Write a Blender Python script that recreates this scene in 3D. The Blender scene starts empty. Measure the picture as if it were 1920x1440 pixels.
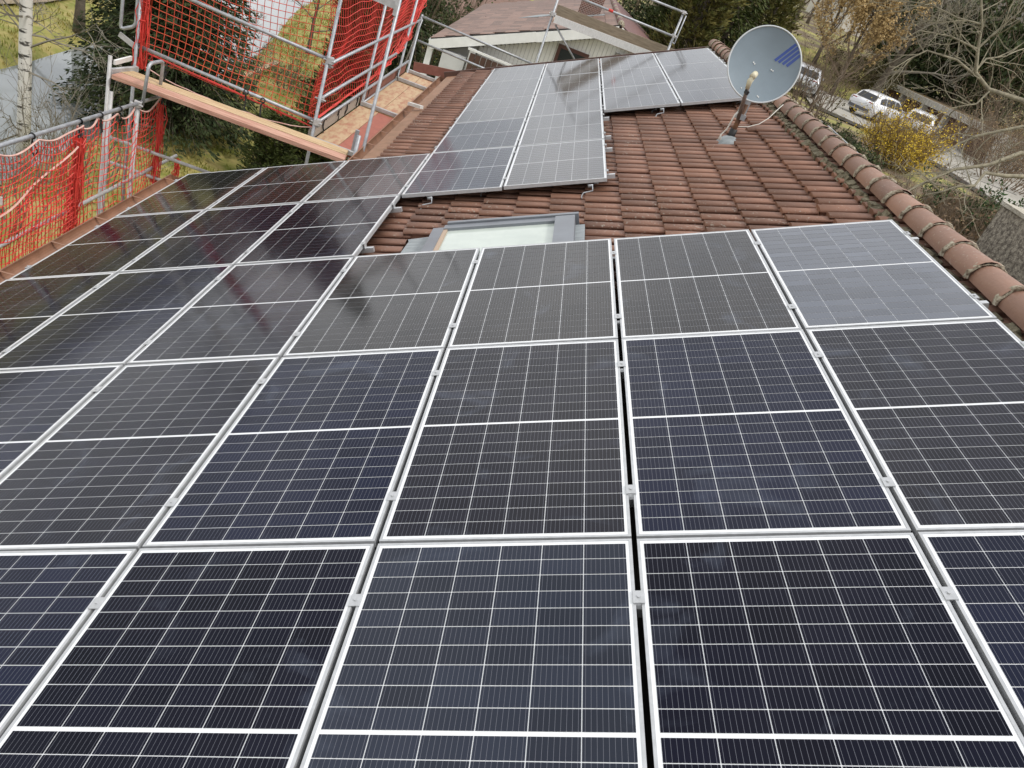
import bpy, bmesh, math, random
from mathutils import Vector, Matrix, noise
random.seed(7)
D = bpy.data
SC = bpy.context.scene
COL = SC.collection
R = math.radians

# ------------------------------------------------------------------ camera
CAM = Vector((3.806588, -0.652517, 4.056211))
RW = [Vector((0.9409175, 0.0868079, 0.3273205)),      # image right
      Vector((0.3261997, -0.4918852, -0.8072439)),    # image down
      Vector((0.0909290, 0.8663217, -0.4911401))]     # view direction
FPX = 1473.238
cam = D.cameras.new('camera'); cam.sensor_width = 36; cam.lens = 36 * FPX / 1920
cam.clip_start = 0.05; cam.clip_end = 2000
co = D.objects.new('camera', cam); COL.objects.link(co)
co.matrix_world = Matrix(((RW[0].x, -RW[1].x, -RW[2].x, CAM.x), (RW[0].y, -RW[1].y, -RW[2].y, CAM.y),
                          (RW[0].z, -RW[1].z, -RW[2].z, CAM.z), (0, 0, 0, 1)))
SC.camera = co

# ------------------------------------------------------------------ sky and sun
SUN_EL, SUN_AZ = R(58), R(112)      # azimuth clockwise from +y
w = D.worlds.new('World'); SC.world = w; w.use_nodes = True
nt = w.node_tree; N = nt.nodes; L = nt.links
for n in list(N): N.remove(n)
out = N.new('ShaderNodeOutputWorld'); bg = N.new('ShaderNodeBackground')
sky = N.new('ShaderNodeTexSky'); sky.sky_type = 'NISHITA'; sky.sun_disc = False
sky.sun_elevation = SUN_EL; sky.sun_rotation = SUN_AZ; sky.air_density = 1.0; sky.dust_density = 3.0
hs = N.new('ShaderNodeHueSaturation'); hs.inputs['Saturation'].default_value = 0.75
L.new(sky.outputs[0], hs.inputs['Color'])
tc = N.new('ShaderNodeTexCoord')
nz = N.new('ShaderNodeTexNoise'); nz.inputs['Scale'].default_value = 2.2; nz.inputs['Detail'].default_value = 7
nz.inputs['Roughness'].default_value = 0.6
L.new(tc.outputs['Generated'], nz.inputs['Vector'])
cr = N.new('ShaderNodeValToRGB')
cr.color_ramp.elements[0].position = 0.36; cr.color_ramp.elements[0].color = (6.0, 6.2, 6.6, 1)
cr.color_ramp.elements[1].position = 0.68; cr.color_ramp.elements[1].color = (13.5, 13.4, 13.2, 1)
L.new(nz.outputs['Fac'], cr.inputs['Fac'])
mx = N.new('ShaderNodeMixRGB'); mx.inputs['Fac'].default_value = 0.82   # broken overcast
L.new(hs.outputs[0], mx.inputs[1]); L.new(cr.outputs[0], mx.inputs[2])
bg.inputs['Strength'].default_value = 0.1
L.new(mx.outputs[0], bg.inputs['Color']); L.new(bg.outputs[0], out.inputs[0])
sl = D.lights.new('sun', 'SUN'); sl.energy = 1.5; sl.angle = R(12); sl.color = (1, .96, .9)
so = D.objects.new('sun', sl); COL.objects.link(so)
sdir = Vector((math.sin(SUN_AZ) * math.cos(SUN_EL), math.cos(SUN_AZ) * math.cos(SUN_EL), math.sin(SUN_EL)))
so.rotation_euler = sdir.to_track_quat('Z', 'Y').to_euler()
vs = SC.view_settings; vs.view_transform = 'Standard'; vs.look = 'None'; vs.gamma = 1; vs.exposure = 0.5
vs.use_curve_mapping = False

# ------------------------------------------------------------------ pixel helpers (photo pixels, 1920 x 1440)
def ray(x, y):
    return (RW[0] * ((x - 960) / FPX) + RW[1] * ((y - 720) / FPX) + RW[2]).normalized()
def at(x, y, s): return CAM + ray(x, y) * s
def hit(x, y, ax, v):
    d = ray(x, y); return CAM + d * ((v - CAM[ax]) / d[ax])
A = R(25); SA, CA = math.sin(A), math.cos(A)
def P3(u, v, w=0.0):               # roof plane coordinates: up the slope, along the ridge, off the plane
    return Vector((u * CA - w * SA, v, u * SA + w * CA))
ROOF_M = Matrix(((CA, 0, -SA, 0), (0, 1, 0, 0), (SA, 0, CA, 0), (0, 0, 0, 1)))

# ------------------------------------------------------------------ materials
MATS = {}
def mat(name, col, rough=.6, col2=None, scale=5, bump=0.0, bscale=None, metal=0, spec=.5, stretch=None, coat=0, detail=5, lo=.35, hi=.65, coords='Object'):
    if name in MATS: return MATS[name]
    m = D.materials.new(name); m.use_nodes = True; t = m.node_tree; b = t.nodes['Principled BSDF']
    b.inputs['Base Color'].default_value = (*col, 1); b.inputs['Roughness'].default_value = rough
    b.inputs['Metallic'].default_value = metal; b.inputs['Specular IOR Level'].default_value = spec
    b.inputs['Coat Weight'].default_value = coat
    if col2 or bump:
        c = t.nodes.new('ShaderNodeTexCoord'); mp = t.nodes.new('ShaderNodeMapping')
        if stretch: mp.inputs['Scale'].default_value = stretch
        t.links.new(c.outputs[coords], mp.inputs[0])
        if col2:
            n = t.nodes.new('ShaderNodeTexNoise'); n.inputs['Scale'].default_value = scale; n.inputs['Detail'].default_value = detail
            n.inputs['Roughness'].default_value = .62
            t.links.new(mp.outputs[0], n.inputs['Vector'])
            r = t.nodes.new('ShaderNodeValToRGB'); e = r.color_ramp.elements
            e[0].position = lo; e[0].color = (*col, 1); e[1].position = hi; e[1].color = (*col2, 1)
            t.links.new(n.outputs['Fac'], r.inputs[0]); t.links.new(r.outputs[0], b.inputs['Base Color'])
        if bump:
            n2 = t.nodes.new('ShaderNodeTexNoise'); n2.inputs['Scale'].default_value = bscale or scale * 3; n2.inputs['Detail'].default_value = 4
            t.links.new(mp.outputs[0], n2.inputs['Vector'])
            bp = t.nodes.new('ShaderNodeBump'); bp.inputs['Strength'].default_value = bump; bp.inputs['Distance'].default_value = .02
            t.links.new(n2.outputs['Fac'], bp.inputs['Height']); t.links.new(bp.outputs[0], b.inputs['Normal'])
    MATS[name] = m; return m
def nodes_of(m): return m.node_tree.nodes, m.node_tree.links, m.node_tree.nodes['Principled BSDF']

ALU = mat('aluminium', (.5, .51, .525), .4, (.42, .43, .44), 24, metal=.4)
RAIL = mat('rail_aluminium', (.62, .63, .64), .4, metal=.7)
BACK = mat('white_backsheet', (.74, .755, .77), .09, (.7, .715, .73), 4, spec=.28)
GALV = mat('galvanised_steel', (.42, .44, .46), .5, (.3, .31, .33), 14, metal=.55, bump=.08)
GALVW = mat('worn_galvanised_steel', (.5, .5, .5), .6, (.36, .35, .34), 9, metal=.3, bump=.1)
BLACK = mat('black_rubber', (.015, .015, .016), .6)
DARK = mat('dark_underlay', (.03, .024, .02), .9)
WHITEP = mat('white_paint', (.74, .74, .72), .5, (.6, .6, .57), 3)
COPPER = mat('brown_gutter', (.3, .155, .095), .5, (.22, .115, .07), 6, metal=.1, bump=.05)
NETR = mat('red_net_cord', (.62, .04, .03), .6, (.5, .045, .03), 3)
NETO = mat('orange_red_net_cord', (.62, .09, .03), .6, (.55, .045, .03), 2)
ROPE = mat('pale_border_rope', (.7, .48, .42), .7, (.62, .32, .27), 8)
GREENP = mat('green_plastic', (.03, .3, .1), .4)
PLANKY = mat('yellow_pine', (.58, .43, .26), .7, (.4, .27, .14), 5, stretch=(.5, 12, 12), bump=.3, lo=.42, hi=.6)
PLANKP = mat('pink_stained_pine', (.52, .31, .23), .7, (.36, .17, .12), 4, stretch=(.5, 9, 9), bump=.3, lo=.42, hi=.62)
DECKW = mat('worn_plywood', (.48, .35, .21), .7, (.36, .15, .09), 5, stretch=(3, 1, 3), bump=.1, lo=.42, hi=.7)
DECKR = mat('red_plywood', (.37, .12, .08), .65, (.3, .095, .065), 7, bump=.05)
TOE = mat('grey_toe_board', (.42, .38, .33), .7, (.3, .26, .22), 6, stretch=(1, 8, 8))
TOER = mat('brown_toe_board', (.25, .1, .075), .7, (.18, .07, .05), 5)
BROWNW = mat('brown_barge_board', (.1, .05, .035), .6, (.07, .035, .025), 6)

# clay tile: warm brown-red, weathered grey in patches, small lichen specks
def clay(name, c1, c2, lich=.5):
    m = mat(name, c1, .62, c2, 3.5, bump=.12, bscale=60, lo=.3, hi=.7); n, l, b = nodes_of(m)
    src = b.inputs['Base Color'].links[0].from_socket
    oi = n.new('ShaderNodeObjectInfo'); g = n.new('ShaderNodeTexCoord')
    hv = n.new('ShaderNodeHueSaturation'); mr = n.new('ShaderNodeMapRange')
    mr.inputs['To Min'].default_value = .68; mr.inputs['To Max'].default_value = 1.22
    l.new(oi.outputs['Random'], mr.inputs[0]); l.new(mr.outputs[0], hv.inputs['Value']); l.new(src, hv.inputs['Color'])
    v = n.new('ShaderNodeTexNoise'); v.inputs['Scale'].default_value = 38; v.inputs['Detail'].default_value = 2
    geo = n.new('ShaderNodeNewGeometry'); l.new(geo.outputs['Position'], v.inputs['Vector'])
    big = n.new('ShaderNodeTexNoise'); big.inputs['Scale'].default_value = .9; l.new(geo.outputs['Position'], big.inputs['Vector'])
    ad = n.new('ShaderNodeMath'); ad.operation = 'MULTIPLY_ADD'; ad.inputs[1].default_value = .5
    l.new(big.outputs['Fac'], ad.inputs[0]); l.new(v.outputs['Fac'], ad.inputs[2])
    r = n.new('ShaderNodeValToRGB'); r.color_ramp.elements[0].position = .92; r.color_ramp.elements[1].position = 1.0
    r.color_ramp.elements[0].color = (0, 0, 0, 1); r.color_ramp.elements[1].color = (lich,) * 3 + (1,)
    l.new(ad.outputs[0], r.inputs[0])
    mxn = n.new('ShaderNodeMixRGB'); mxn.inputs[2].default_value = (.5, .47, .4, 1)
    l.new(r.outputs[0], mxn.inputs[0]); l.new(hv.outputs[0], mxn.inputs[1]); l.new(mxn.outputs[0], b.inputs['Base Color'])
    return m
CLAY = clay('clay_roof_tile', (.3, .15, .095), (.185, .095, .066))
CLAYR = clay('clay_ridge_tile', (.32, .18, .125), (.23, .13, .092), .35)
MORTAR = mat('lichened_mortar', (.42, .38, .29), .9, (.13, .09, .06), 26, bump=.8, bscale=50, lo=.42, hi=.6)

# solar cell: near-black silicon under glass, nine thin wires along each half cell
def cellmat(name, col, spec):
    m = D.materials.new(name); m.use_nodes = True; n, l, b = nodes_of(m)
    uv = n.new('ShaderNodeTexCoord'); sp = n.new('ShaderNodeSeparateXYZ'); l.new(uv.outputs['UV'], sp.inputs[0])
    mu = n.new('ShaderNodeMath'); mu.operation = 'MULTIPLY'; mu.inputs[1].default_value = 9; l.new(sp.outputs[0], mu.inputs[0])
    fr = n.new('ShaderNodeMath'); fr.operation = 'FRACT'; l.new(mu.outputs[0], fr.inputs[0])
    sb = n.new('ShaderNodeMath'); sb.operation = 'SUBTRACT'; sb.inputs[1].default_value = .5; l.new(fr.outputs[0], sb.inputs[0])
    ab = n.new('ShaderNodeMath'); ab.operation = 'ABSOLUTE'; l.new(sb.outputs[0], ab.inputs[0])
    lt = n.new('ShaderNodeMath'); lt.operation = 'LESS_THAN'; lt.inputs[1].default_value = .03; l.new(ab.outputs[0], lt.inputs[0])
    # small solder pads at both ends of every wire
    yb = n.new('ShaderNodeMath'); yb.operation = 'SUBTRACT'; yb.inputs[1].default_value = .5; l.new(sp.outputs[1], yb.inputs[0])
    ya = n.new('ShaderNodeMath'); ya.operation = 'ABSOLUTE'; l.new(yb.outputs[0], ya.inputs[0])
    yc = n.new('ShaderNodeMath'); yc.operation = 'GREATER_THAN'; yc.inputs[1].default_value = .455; l.new(ya.outputs[0], yc.inputs[0])
    l2 = n.new('ShaderNodeMath'); l2.operation = 'LESS_THAN'; l2.inputs[1].default_value = .05; l.new(ab.outputs[0], l2.inputs[0])
    pd = n.new('ShaderNodeMath'); pd.operation = 'MULTIPLY'; l.new(yc.outputs[0], pd.inputs[0]); l.new(l2.outputs[0], pd.inputs[1]); pd.inputs[1].default_value = 0
    mxx = n.new('ShaderNodeMath'); mxx.operation = 'MAXIMUM'; l.new(pd.outputs[0], mxx.inputs[0]); l.new(lt.outputs[0], mxx.inputs[1])
    oi = n.new('ShaderNodeObjectInfo'); mr = n.new('ShaderNodeMapRange')
    mr.inputs['To Min'].default_value = .75; mr.inputs['To Max'].default_value = 1.3; l.new(oi.outputs['Random'], mr.inputs[0])
    hv = n.new('ShaderNodeHueSaturation'); hv.inputs['Color'].default_value = (*col, 1); l.new(mr.outputs[0], hv.inputs['Value'])
    mix = n.new('ShaderNodeMixRGB'); mix.inputs[2].default_value = (.13, .135, .16, 1)
    l.new(mxx.outputs[0], mix.inputs[0]); l.new(hv.outputs[0], mix.inputs[1])
    # faint wiped dust and finger smears on the glass
    geo = n.new('ShaderNodeNewGeometry'); sm = n.new('ShaderNodeTexNoise'); sm.inputs['Scale'].default_value = 2.3
    sm.inputs['Detail'].default_value = 6; sm.inputs['Distortion'].default_value = 1.2; l.new(geo.outputs['Position'], sm.inputs['Vector'])
    rp = n.new('ShaderNodeValToRGB'); rp.color_ramp.elements[0].position = .6; rp.color_ramp.elements[1].position = .8
    rp.color_ramp.elements[0].color = (0, 0, 0, 1); rp.color_ramp.elements[1].color = (.22, .22, .22, 1); l.new(sm.outputs['Fac'], rp.inputs[0])
    m2 = n.new('ShaderNodeMixRGB'); m2.inputs[2].default_value = (.16, .19, .26, 1); l.new(rp.outputs[0], m2.inputs[0]); l.new(mix.outputs[0], m2.inputs[1])
    l.new(m2.outputs[0], b.inputs['Base Color'])
    b.inputs['Roughness'].default_value = .09; b.inputs['IOR'].default_value = 1.5; b.inputs['Specular IOR Level'].default_value = spec
    return m
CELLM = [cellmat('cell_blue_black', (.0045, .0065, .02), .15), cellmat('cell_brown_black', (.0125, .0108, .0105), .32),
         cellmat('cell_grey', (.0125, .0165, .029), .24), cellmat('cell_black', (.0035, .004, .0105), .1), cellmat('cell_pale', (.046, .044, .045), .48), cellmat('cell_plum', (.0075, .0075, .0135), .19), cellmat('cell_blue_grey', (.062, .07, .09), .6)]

# ------------------------------------------------------------------ mesh builder
class MB:
    def __init__(s): s.v = []; s.f = []
    def add(s, vs, fs):
        o = len(s.v); s.v += [tuple(q) for q in vs]; s.f += [[i + o for i in f] for f in fs]; return s
    def box(s, lo, hi, M=None):
        x0, y0, z0 = lo; x1, y1, z1 = hi
        vs = [Vector(q) for q in ((x0,y0,z0),(x1,y0,z0),(x1,y1,z0),(x0,y1,z0),(x0,y0,z1),(x1,y0,z1),(x1,y1,z1),(x0,y1,z1))]
        if M: vs = [M @ q for q in vs]
        return s.add(vs, [(0,3,2,1),(4,5,6,7),(0,1,5,4),(1,2,6,5),(2,3,7,6),(3,0,4,7)])
    def bar(s, a, b, wd, ht, up=(0, 0, 1)):         # rectangular bar from a to b
        a, b = Vector(a), Vector(b); d = (b - a).normalized(); up = Vector(up); sd = d.cross(up)
        if sd.length < 1e-4: sd = d.cross(Vector((1, 0, 0)))
        sd.normalize(); u = sd.cross(d); vs = []
        for q in (a, b):
            for i, j in ((-1,-1),(1,-1),(1,1),(-1,1)): vs.append(q + sd * (i * wd / 2) + u * (j * ht / 2))
        return s.add(vs, [(3,2,1,0),(4,5,6,7),(0,1,5,4),(1,2,6,5),(2,3,7,6),(3,0,4,7)])
    def tube(s, pts, r, n=8, cap=True):
        pts = [Vector(p) for p in pts]; rs = r if isinstance(r, (list, tuple)) else [r] * len(pts)
        o = len(s.v); prev = None; m = len(pts)
        for i, p in enumerate(pts):
            d = (pts[min(i + 1, m - 1)] - pts[max(i - 1, 0)])
            d = d.normalized() if d.length > 1e-9 else Vector((0, 0, 1))
            if prev is None:
                sd = d.cross(Vector((0, 0, 1)))
                if sd.length < .05: sd = d.cross(Vector((1, 0, 0)))
            else: sd = prev - d * prev.dot(d)
            if sd.length < 1e-6: sd = d.orthogonal()
            sd.normalize(); prev = sd; u = d.cross(sd)
            for k in range(n):
                a = 2 * math.pi * k / n; q = p + (sd * math.cos(a) + u * math.sin(a)) * rs[i]; s.v.append((q.x, q.y, q.z))
        for i in range(m - 1):
            for k in range(n):
                k2 = (k + 1) % n; s.f.append([o + i*n + k, o + i*n + k2, o + (i+1)*n + k2, o + (i+1)*n + k])
        if cap and n > 2:
            s.f.append([o + k for k in range(n)][::-1]); s.f.append([o + (m-1)*n + k for k in range(n)])
        return s
    def lathe(s, prof, M=None, n=24):               # profile of (r, z) about z
        o = len(s.v); M = M or Matrix()
        for r_, z in prof:
            for k in range(n):
                a = 2 * math.pi * k / n; q = M @ Vector((r_ * math.cos(a), r_ * math.sin(a), z)); s.v.append(tuple(q))
        for i in range(len(prof) - 1):
            for k in range(n):
                k2 = (k + 1) % n; s.f.append([o + i*n + k, o + i*n + k2, o + (i+1)*n + k2, o + (i+1)*n + k])
        return s
    def poly(s, pts, th=0.0, nrm=(0, 0, 1)):        # flat polygon with a thickness
        pts = [Vector(p) for p in pts]; n = len(pts); d = Vector(nrm) * th
        if th == 0: return s.add(pts, [list(range(n))])
        return s.add(pts + [p - d for p in pts], [list(range(n)), list(range(n, 2*n))[::-1]] + [[i, i + n, (i+1) % n + n, (i+1) % n] for i in range(n)])
    def mesh(s, name, m, smooth=False):
        me = D.meshes.new(name); me.from_pydata(s.v, [], s.f)
        for q in (m if isinstance(m, (list, tuple)) else [m]): me.materials.append(q)
        if smooth:
            for p in me.polygons: p.use_smooth = True
        me.update(); return me
    def build(s, name, m, parent=None, smooth=False, M=None):
        return link(name, s.mesh(name, m, smooth), parent, M)
def link(name, me, parent=None, M=None):
    o = D.objects.new(name, me); COL.objects.link(o)
    if parent: o.parent = parent
    if M is not None: o.matrix_local = M
    return o
def empty(name, loc=(0, 0, 0), M=None):
    o = D.objects.new(name, None); COL.objects.link(o); o.empty_display_size = .1
    if M is not None: o.matrix_world = M
    else: o.location = loc
    return o
def tag(o, label, cat, group=None):
    o['label'] = label; o['category'] = cat
    if group: o['group'] = group
    return o
def kind(o, k): o['kind'] = k; return o
def local(root):                                    # world -> parent's frame for a root that only has a location
    return Matrix.Translation(-Vector(root.location))
def sub(mb, root):                                  # shift a world-space builder into its root's frame
    l = Vector(root.location); mb.v = [tuple(Vector(q) - l) for q in mb.v]; return mb

# ------------------------------------------------------------------ terrain
def sm(a, b, t):
    t = max(0., min(1., (t - a) / (b - a))); return t * t * (3 - 2 * t)
def lerp(y, ys, xs):
    if y <= ys[0]: return xs[0]
    for i in range(len(ys) - 1):
        if y <= ys[i+1]: return xs[i] + (xs[i+1] - xs[i]) * (y - ys[i]) / (ys[i+1] - ys[i])
    return xs[-1]
def streamx(y): return lerp(y, [-60, 0, 20, 30, 40, 55, 90, 200], [-14, -10.8, -11.2, -12.0, -12.3, -15.2, -21, -40])
def height(x, y):
    z = -6 + 6.65 * sm(-1, 15, x)
    z += sm(14, 20, x) * (min(.32 * max(0, y - 58.5), 2.1) + .06 * max(0, y - 68)) * (1 if x < 27.5 else sm(36, 41, x) + (1 - sm(36, 41, x)) * sm(66, 69, y))
    z += .12 * max(0, x - 45)
    z += .04 * max(0, min(20, -17 - x)) + .2 * max(0, min(70, -60 - x))
    z += .1 * max(0, y - 130) * (1 - sm(-60, 10, x)) + .06 * max(0, y - 130) * sm(-60, 10, x)
    d = abs(x - streamx(y)) - 2.15
    if d < 1.1: z -= .75 * (1 - sm(-.7, 1.1, d))
    z += .12 * noise.noise(Vector((x * .22, y * .22, 0))) * (1 - sm(13, 16, x) * sm(66, 60, y) * .9)
    return z
def axis(lo, hi, dense, step, big):
    a = []; x = lo
    while x < hi:
        a.append(x); x += step if dense[0] <= x < dense[1] else big
    return a + [hi]
xs = axis(-230, 260, (-26, 45), .7, 8); ys = axis(-80, 400, (14, 72), .8, 9)
g = MB(); g.v = [(x, y, height(x, y)) for y in ys for x in xs]; nx = len(xs)
g.f = [[j*nx + i, j*nx + i + 1, (j+1)*nx + i + 1, (j+1)*nx + i] for j in range(len(ys) - 1) for i in range(nx - 1)]
GRASS = mat('spring_grass', (.17, .185, .03), .9, (.33, .27, .095), 1.6, bump=.7, bscale=14, coords='Object', detail=9, lo=.38, hi=.62)
n_, l_, b_ = nodes_of(GRASS)
src = b_.inputs['Base Color'].links[0].from_socket
geo = n_.new('ShaderNodeNewGeometry'); sx = n_.new('ShaderNodeSeparateXYZ'); l_.new(geo.outputs['Position'], sx.inputs[0])
mrx = n_.new('ShaderNodeMapRange'); mrx.inputs['From Min'].default_value = 2; mrx.inputs['From Max'].default_value = 14; l_.new(sx.outputs[0], mrx.inputs[0])
fn = n_.new('ShaderNodeTexNoise'); fn.inputs['Scale'].default_value = .35; fn.inputs['Detail'].default_value = 8; l_.new(geo.outputs['Position'], fn.inputs['Vector'])
fr = n_.new('ShaderNodeValToRGB'); fr.color_ramp.elements[0].position = .42; fr.color_ramp.elements[1].position = .56; l_.new(fn.outputs['Fac'], fr.inputs[0])
mm = n_.new('ShaderNodeMath'); mm.operation = 'MULTIPLY'; l_.new(mrx.outputs[0], mm.inputs[0]); l_.new(fr.outputs[0], mm.inputs[1])
lit = n_.new('ShaderNodeMixRGB'); lit.inputs[2].default_value = (.12, .085, .05, 1); l_.new(mm.outputs[0], lit.inputs[0]); l_.new(src, lit.inputs[1])
# wooded slopes far away read brown-green
far = n_.new('ShaderNodeMath'); far.operation = 'LENGTH' if False else 'MAXIMUM'
mrf = n_.new('ShaderNodeMapRange'); mrf.inputs['From Min'].default_value = 4; mrf.inputs['From Max'].default_value = 9; l_.new(sx.outputs[2], mrf.inputs[0])
lf = n_.new('ShaderNodeMixRGB'); lf.inputs[2].default_value = (.06, .052, .035, 1); l_.new(mrf.outputs[0], lf.inputs[0]); l_.new(lit.outputs[0], lf.inputs[1])
l_.new(lf.outputs[0], b_.inputs['Base Color'])
kind(g.build('ground', GRASS, smooth=True), 'structure')

WATER = mat('stream_water', (.2, .215, .21), .06, bump=.06, bscale=2.2, spec=.6)
wb = MB(); yy = [-60 + 5 * i for i in range(52)]
for y in yy: wb.v += [(streamx(y) - 3.0, y, -6.38), (streamx(y) + 3.0, y, -6.38)]
wb.f = [[2*i, 2*i + 1, 2*i + 3, 2*i + 2] for i in range(len(yy) - 1)]
kind(wb.build('stream', WATER), 'structure')
def strip(name, m, cx, hw, y0, y1, step=1.5, dz=.03):
    b = MB(); y = y0; k = 0
    while y <= y1:
        for t in (-1, -.33, .33, 1):
            x = cx(y) + t * hw; b.v.append((x, y, height(x, y) + dz))
        if k: o = 4 * (k - 1); b.f += [[o+i, o+i+1, o+i+5, o+i+4] for i in range(3)]
        k += 1; y += step
    return kind(b.build(name, m, smooth=True), 'structure')
DIRT = mat('pale_dirt', (.3, .24, .17), .95, (.2, .155, .1), 1.5, bump=.3)
strip('footpath', DIRT, lambda y: streamx(y) - 6.6 - .4 * math.sin(y * .3), .9, 4, 90, dz=.12)
STREETM = mat('worn_concrete_street', (.36, .34, .3), .9, (.25, .235, .2), .7, bump=.15, detail=8)
spx = [(1500,165),(1560,172),(1680,215),(1760,245),(1800,262),(1920,325),(1990,370),(1990,450),(1890,395),(1760,310),(1640,250),(1580,222),(1520,195)]
sp = [hit(x, y, 2, .76) for x, y in spx]
kind(MB().poly(sp).build('street', STREETM), 'structure')
KERB = mat('kerb_stone', (.22, .21, .19), .9, (.14, .13, .12), 3)
kb = MB()
for a, b in (((1520,195),(1580,222)), ((1580,222),(1640,250)), ((1640,250),(1760,310)), ((1760,310),(1890,395))):
    kb.bar(hit(*a, 2, .76), hit(*b, 2, .76), .12, .14)
kind(kb.build('kerb', KERB), 'structure')
# expansion joint along the pavement
jb = MB(); jb.bar(hit(1745, 303, 2, .772), hit(1905, 365, 2, .772), .12, .02); kind(jb.build('street_joint', KERB), 'structure')

# ------------------------------------------------------------------ the house
house = tag(empty('house', (0, 0, 0)), 'house with red clay tile roof carrying the solar panels', 'house')
PU, PV = 1.045, 1.772
RIDGE_U = 7.55; Y0, YM, Y1 = -3.0, 9.22, 16.95; EN, EF = -.27, 1.99
WD = -.24                                           # roof deck
RX, RZ = P3(RIDGE_U, 0, WD).x, P3(RIDGE_U, 0, WD).z
rb = MB()
def slab(u0, u1, v0, v1, w, th):
    return [P3(u0, v0, w), P3(u1, v0, w), P3(u1, v1, w), P3(u0, v1, w)]
nrm = P3(0, 0, 1)
rb.poly(slab(EN, RIDGE_U, Y0, YM, WD, 0), .12, nrm); rb.poly(slab(EF, RIDGE_U, YM, Y1, WD, 0), .12, nrm)
n2 = Vector((SA, 0, CA))
rb.poly([(RX, Y0, RZ), (RX + 7, Y0, RZ - 7 * math.tan(A)), (RX + 7, Y1, RZ - 7 * math.tan(A)), (RX, Y1, RZ)], .12, n2)
roof = rb.build('roof', DARK, house)
WALLM = mat('rendered_wall', (.6, .57, .5), .85, (.52, .49, .43), 2, bump=.1)
hb = MB()
for (xa, ya, yb, eave) in ((.35, Y0 + .4, YM - .25, P3(EN, 0, WD).z), (2.35, YM - .25, Y1 - .35, P3(EF, 0, WD).z)):
    zt = lambda x: x * math.tan(A) - .42
    ridx = RX - .02
    prof = [(xa, -6.5), (ridx + 6.4, -6.5), (ridx + 6.4, zt(ridx) - 6.4 * math.tan(A)), (ridx, zt(ridx)), (xa, zt(xa))]
    hb.add([(x, ya, z) for x, z in prof] + [(x, yb, z) for x, z in prof], [list(range(5))] + [list(range(5, 10))[::-1]] + [[i, i + 5, (i+1) % 5 + 5, (i+1) % 5] for i in range(5)])
hb.build('wall', WALLM, house)
# barge boards on the verges
MB().bar(P3(EN - .05, YM + .03, -.2), P3(2.0, YM + .03, -.2), .05, .16, nrm).build('barge_board', BROWNW, house)
MB().bar(P3(EF - .05, Y1 + .03, -.19), P3(RIDGE_U, Y1 + .03, -.19), .06, .18, nrm).build('barge_board', BROWNW, house)

# clay tiles: one rolled tile, 0.335 m gauge, 0.195 m wide
GAU, TW = .335, .195
def tile_mesh(nm, jag=0):
    prof = [(-.0985, -.02), (-.035, -.02), (-.036, .038), (-.066, .044), (-.066, .055), (-.05, .065), (-.01, .069), (.035, .064), (.056, .048), (.066, .015), (.066, -.02), (.0985, -.02)]
    b = MB(); k = len(prof)
    for u, lift in ((-.012, .046), (GAU + .055, .0)):
        for y, z in prof: b.v.append((u, y, z + lift))
    for y, z in prof: b.v.append((-.012, y, max(.012, z * .55) + .0))
    b.f = [[i, i + k, i + k + 1, i + 1] for i in range(k - 1)] + [[2*k + i, i, i + 1, 2*k + i + 1] for i in range(k - 1)]
    me = b.mesh(nm, CLAY, True)
    for p in me.polygons[k-1:]: p.use_smooth = False
    for q in (0, 1, 2, 3, 9, 10): me.polygons[q].use_smooth = False
    return me
TM = tile_mesh('roof_tile')
def covered(u, v):
    return any(i * PU - .0 < u < (i+1) * PU and j * PV < v < (j+1) * PV for i, j in PANELS)
PANELS = [(i, 0) for i in (2, 3, 4, 5, 6)] + [(i, j) for j in (1, 2) for i in range(7)] + [(i, j) for j in (3, 4) for i in range(3)] \
    + [(i, j) for j in range(4, 9) for i in (3, 4)] + [(i, j) for j in (6, 7, 8) for i in (5, 6)]
SKY0, SKY1, SKV0, SKV1 = 3.66, 4.95, 4.55, 6.12     # skylight with its flashing
spots = []
v = Y0 + TW / 2 + .02; vi = 0
while v < Y1 - .05:
    e = EN if v < YM else EF
    kk = 0; u = 7.354
    while u > e + .1:
        near = min([9] + [0]) if not covered(u + .15, v) else 1
        mid = Vector((u + .17, v, 0))
        ins = SKY0 - .22 < u + .17 < SKY1 + .06 and SKV0 < v < SKV1 - .02
        d_edge = 0
        if covered(u + .17, v):
            d_edge = min([abs(a) for a in (0,)]) + 1
            free = any(not covered(u + .17 + du, v + dv) for du, dv in ((.75, 0), (-.75, 0), (0, -.9), (0, .6), (.5, -.6), (-.5, -.6)))
        else: free = True
        if not ins and free and v > -1.2: spots.append((u, v, 0 if not covered(u + .17, v) else 1))
        u -= GAU
    v += TW
def vis_key(q):
    p = P3(q[0] + .17, q[1], -.1); return (q[2], (p - CAM).length)
front = [q for q in spots if q[2] == 0 and q[1] > 5.1]
front.sort(key=vis_key)
solo = front[:300]; rest = [q for q in spots if q not in set(solo)]
def tile_M(u, v, rnd):
    j = rnd
    return ROOF_M @ Matrix.Translation((u + j.uniform(-.006, .006), v + j.uniform(-.004, .004), -.216 + j.uniform(-.004, .005))) \
        @ Matrix.Rotation(j.uniform(-.012, .012), 4, 'Z') @ Matrix.Rotation(j.uniform(-.02, .02), 4, 'X')
rt = random.Random(3)
for q in solo:
    link('roof_tile', TM, roof, tile_M(q[0], q[1], rt))
fb = MB(); tv = [Vector(x.co) for x in TM.vertices]; tf = [list(p.vertices) for p in TM.polygons]
for q in rest:
    M = tile_M(q[0], q[1], rt); fb.add([M @ x for x in tv], tf)
kind(fb.build('tile_field', CLAY, roof, True), 'stuff')
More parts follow.
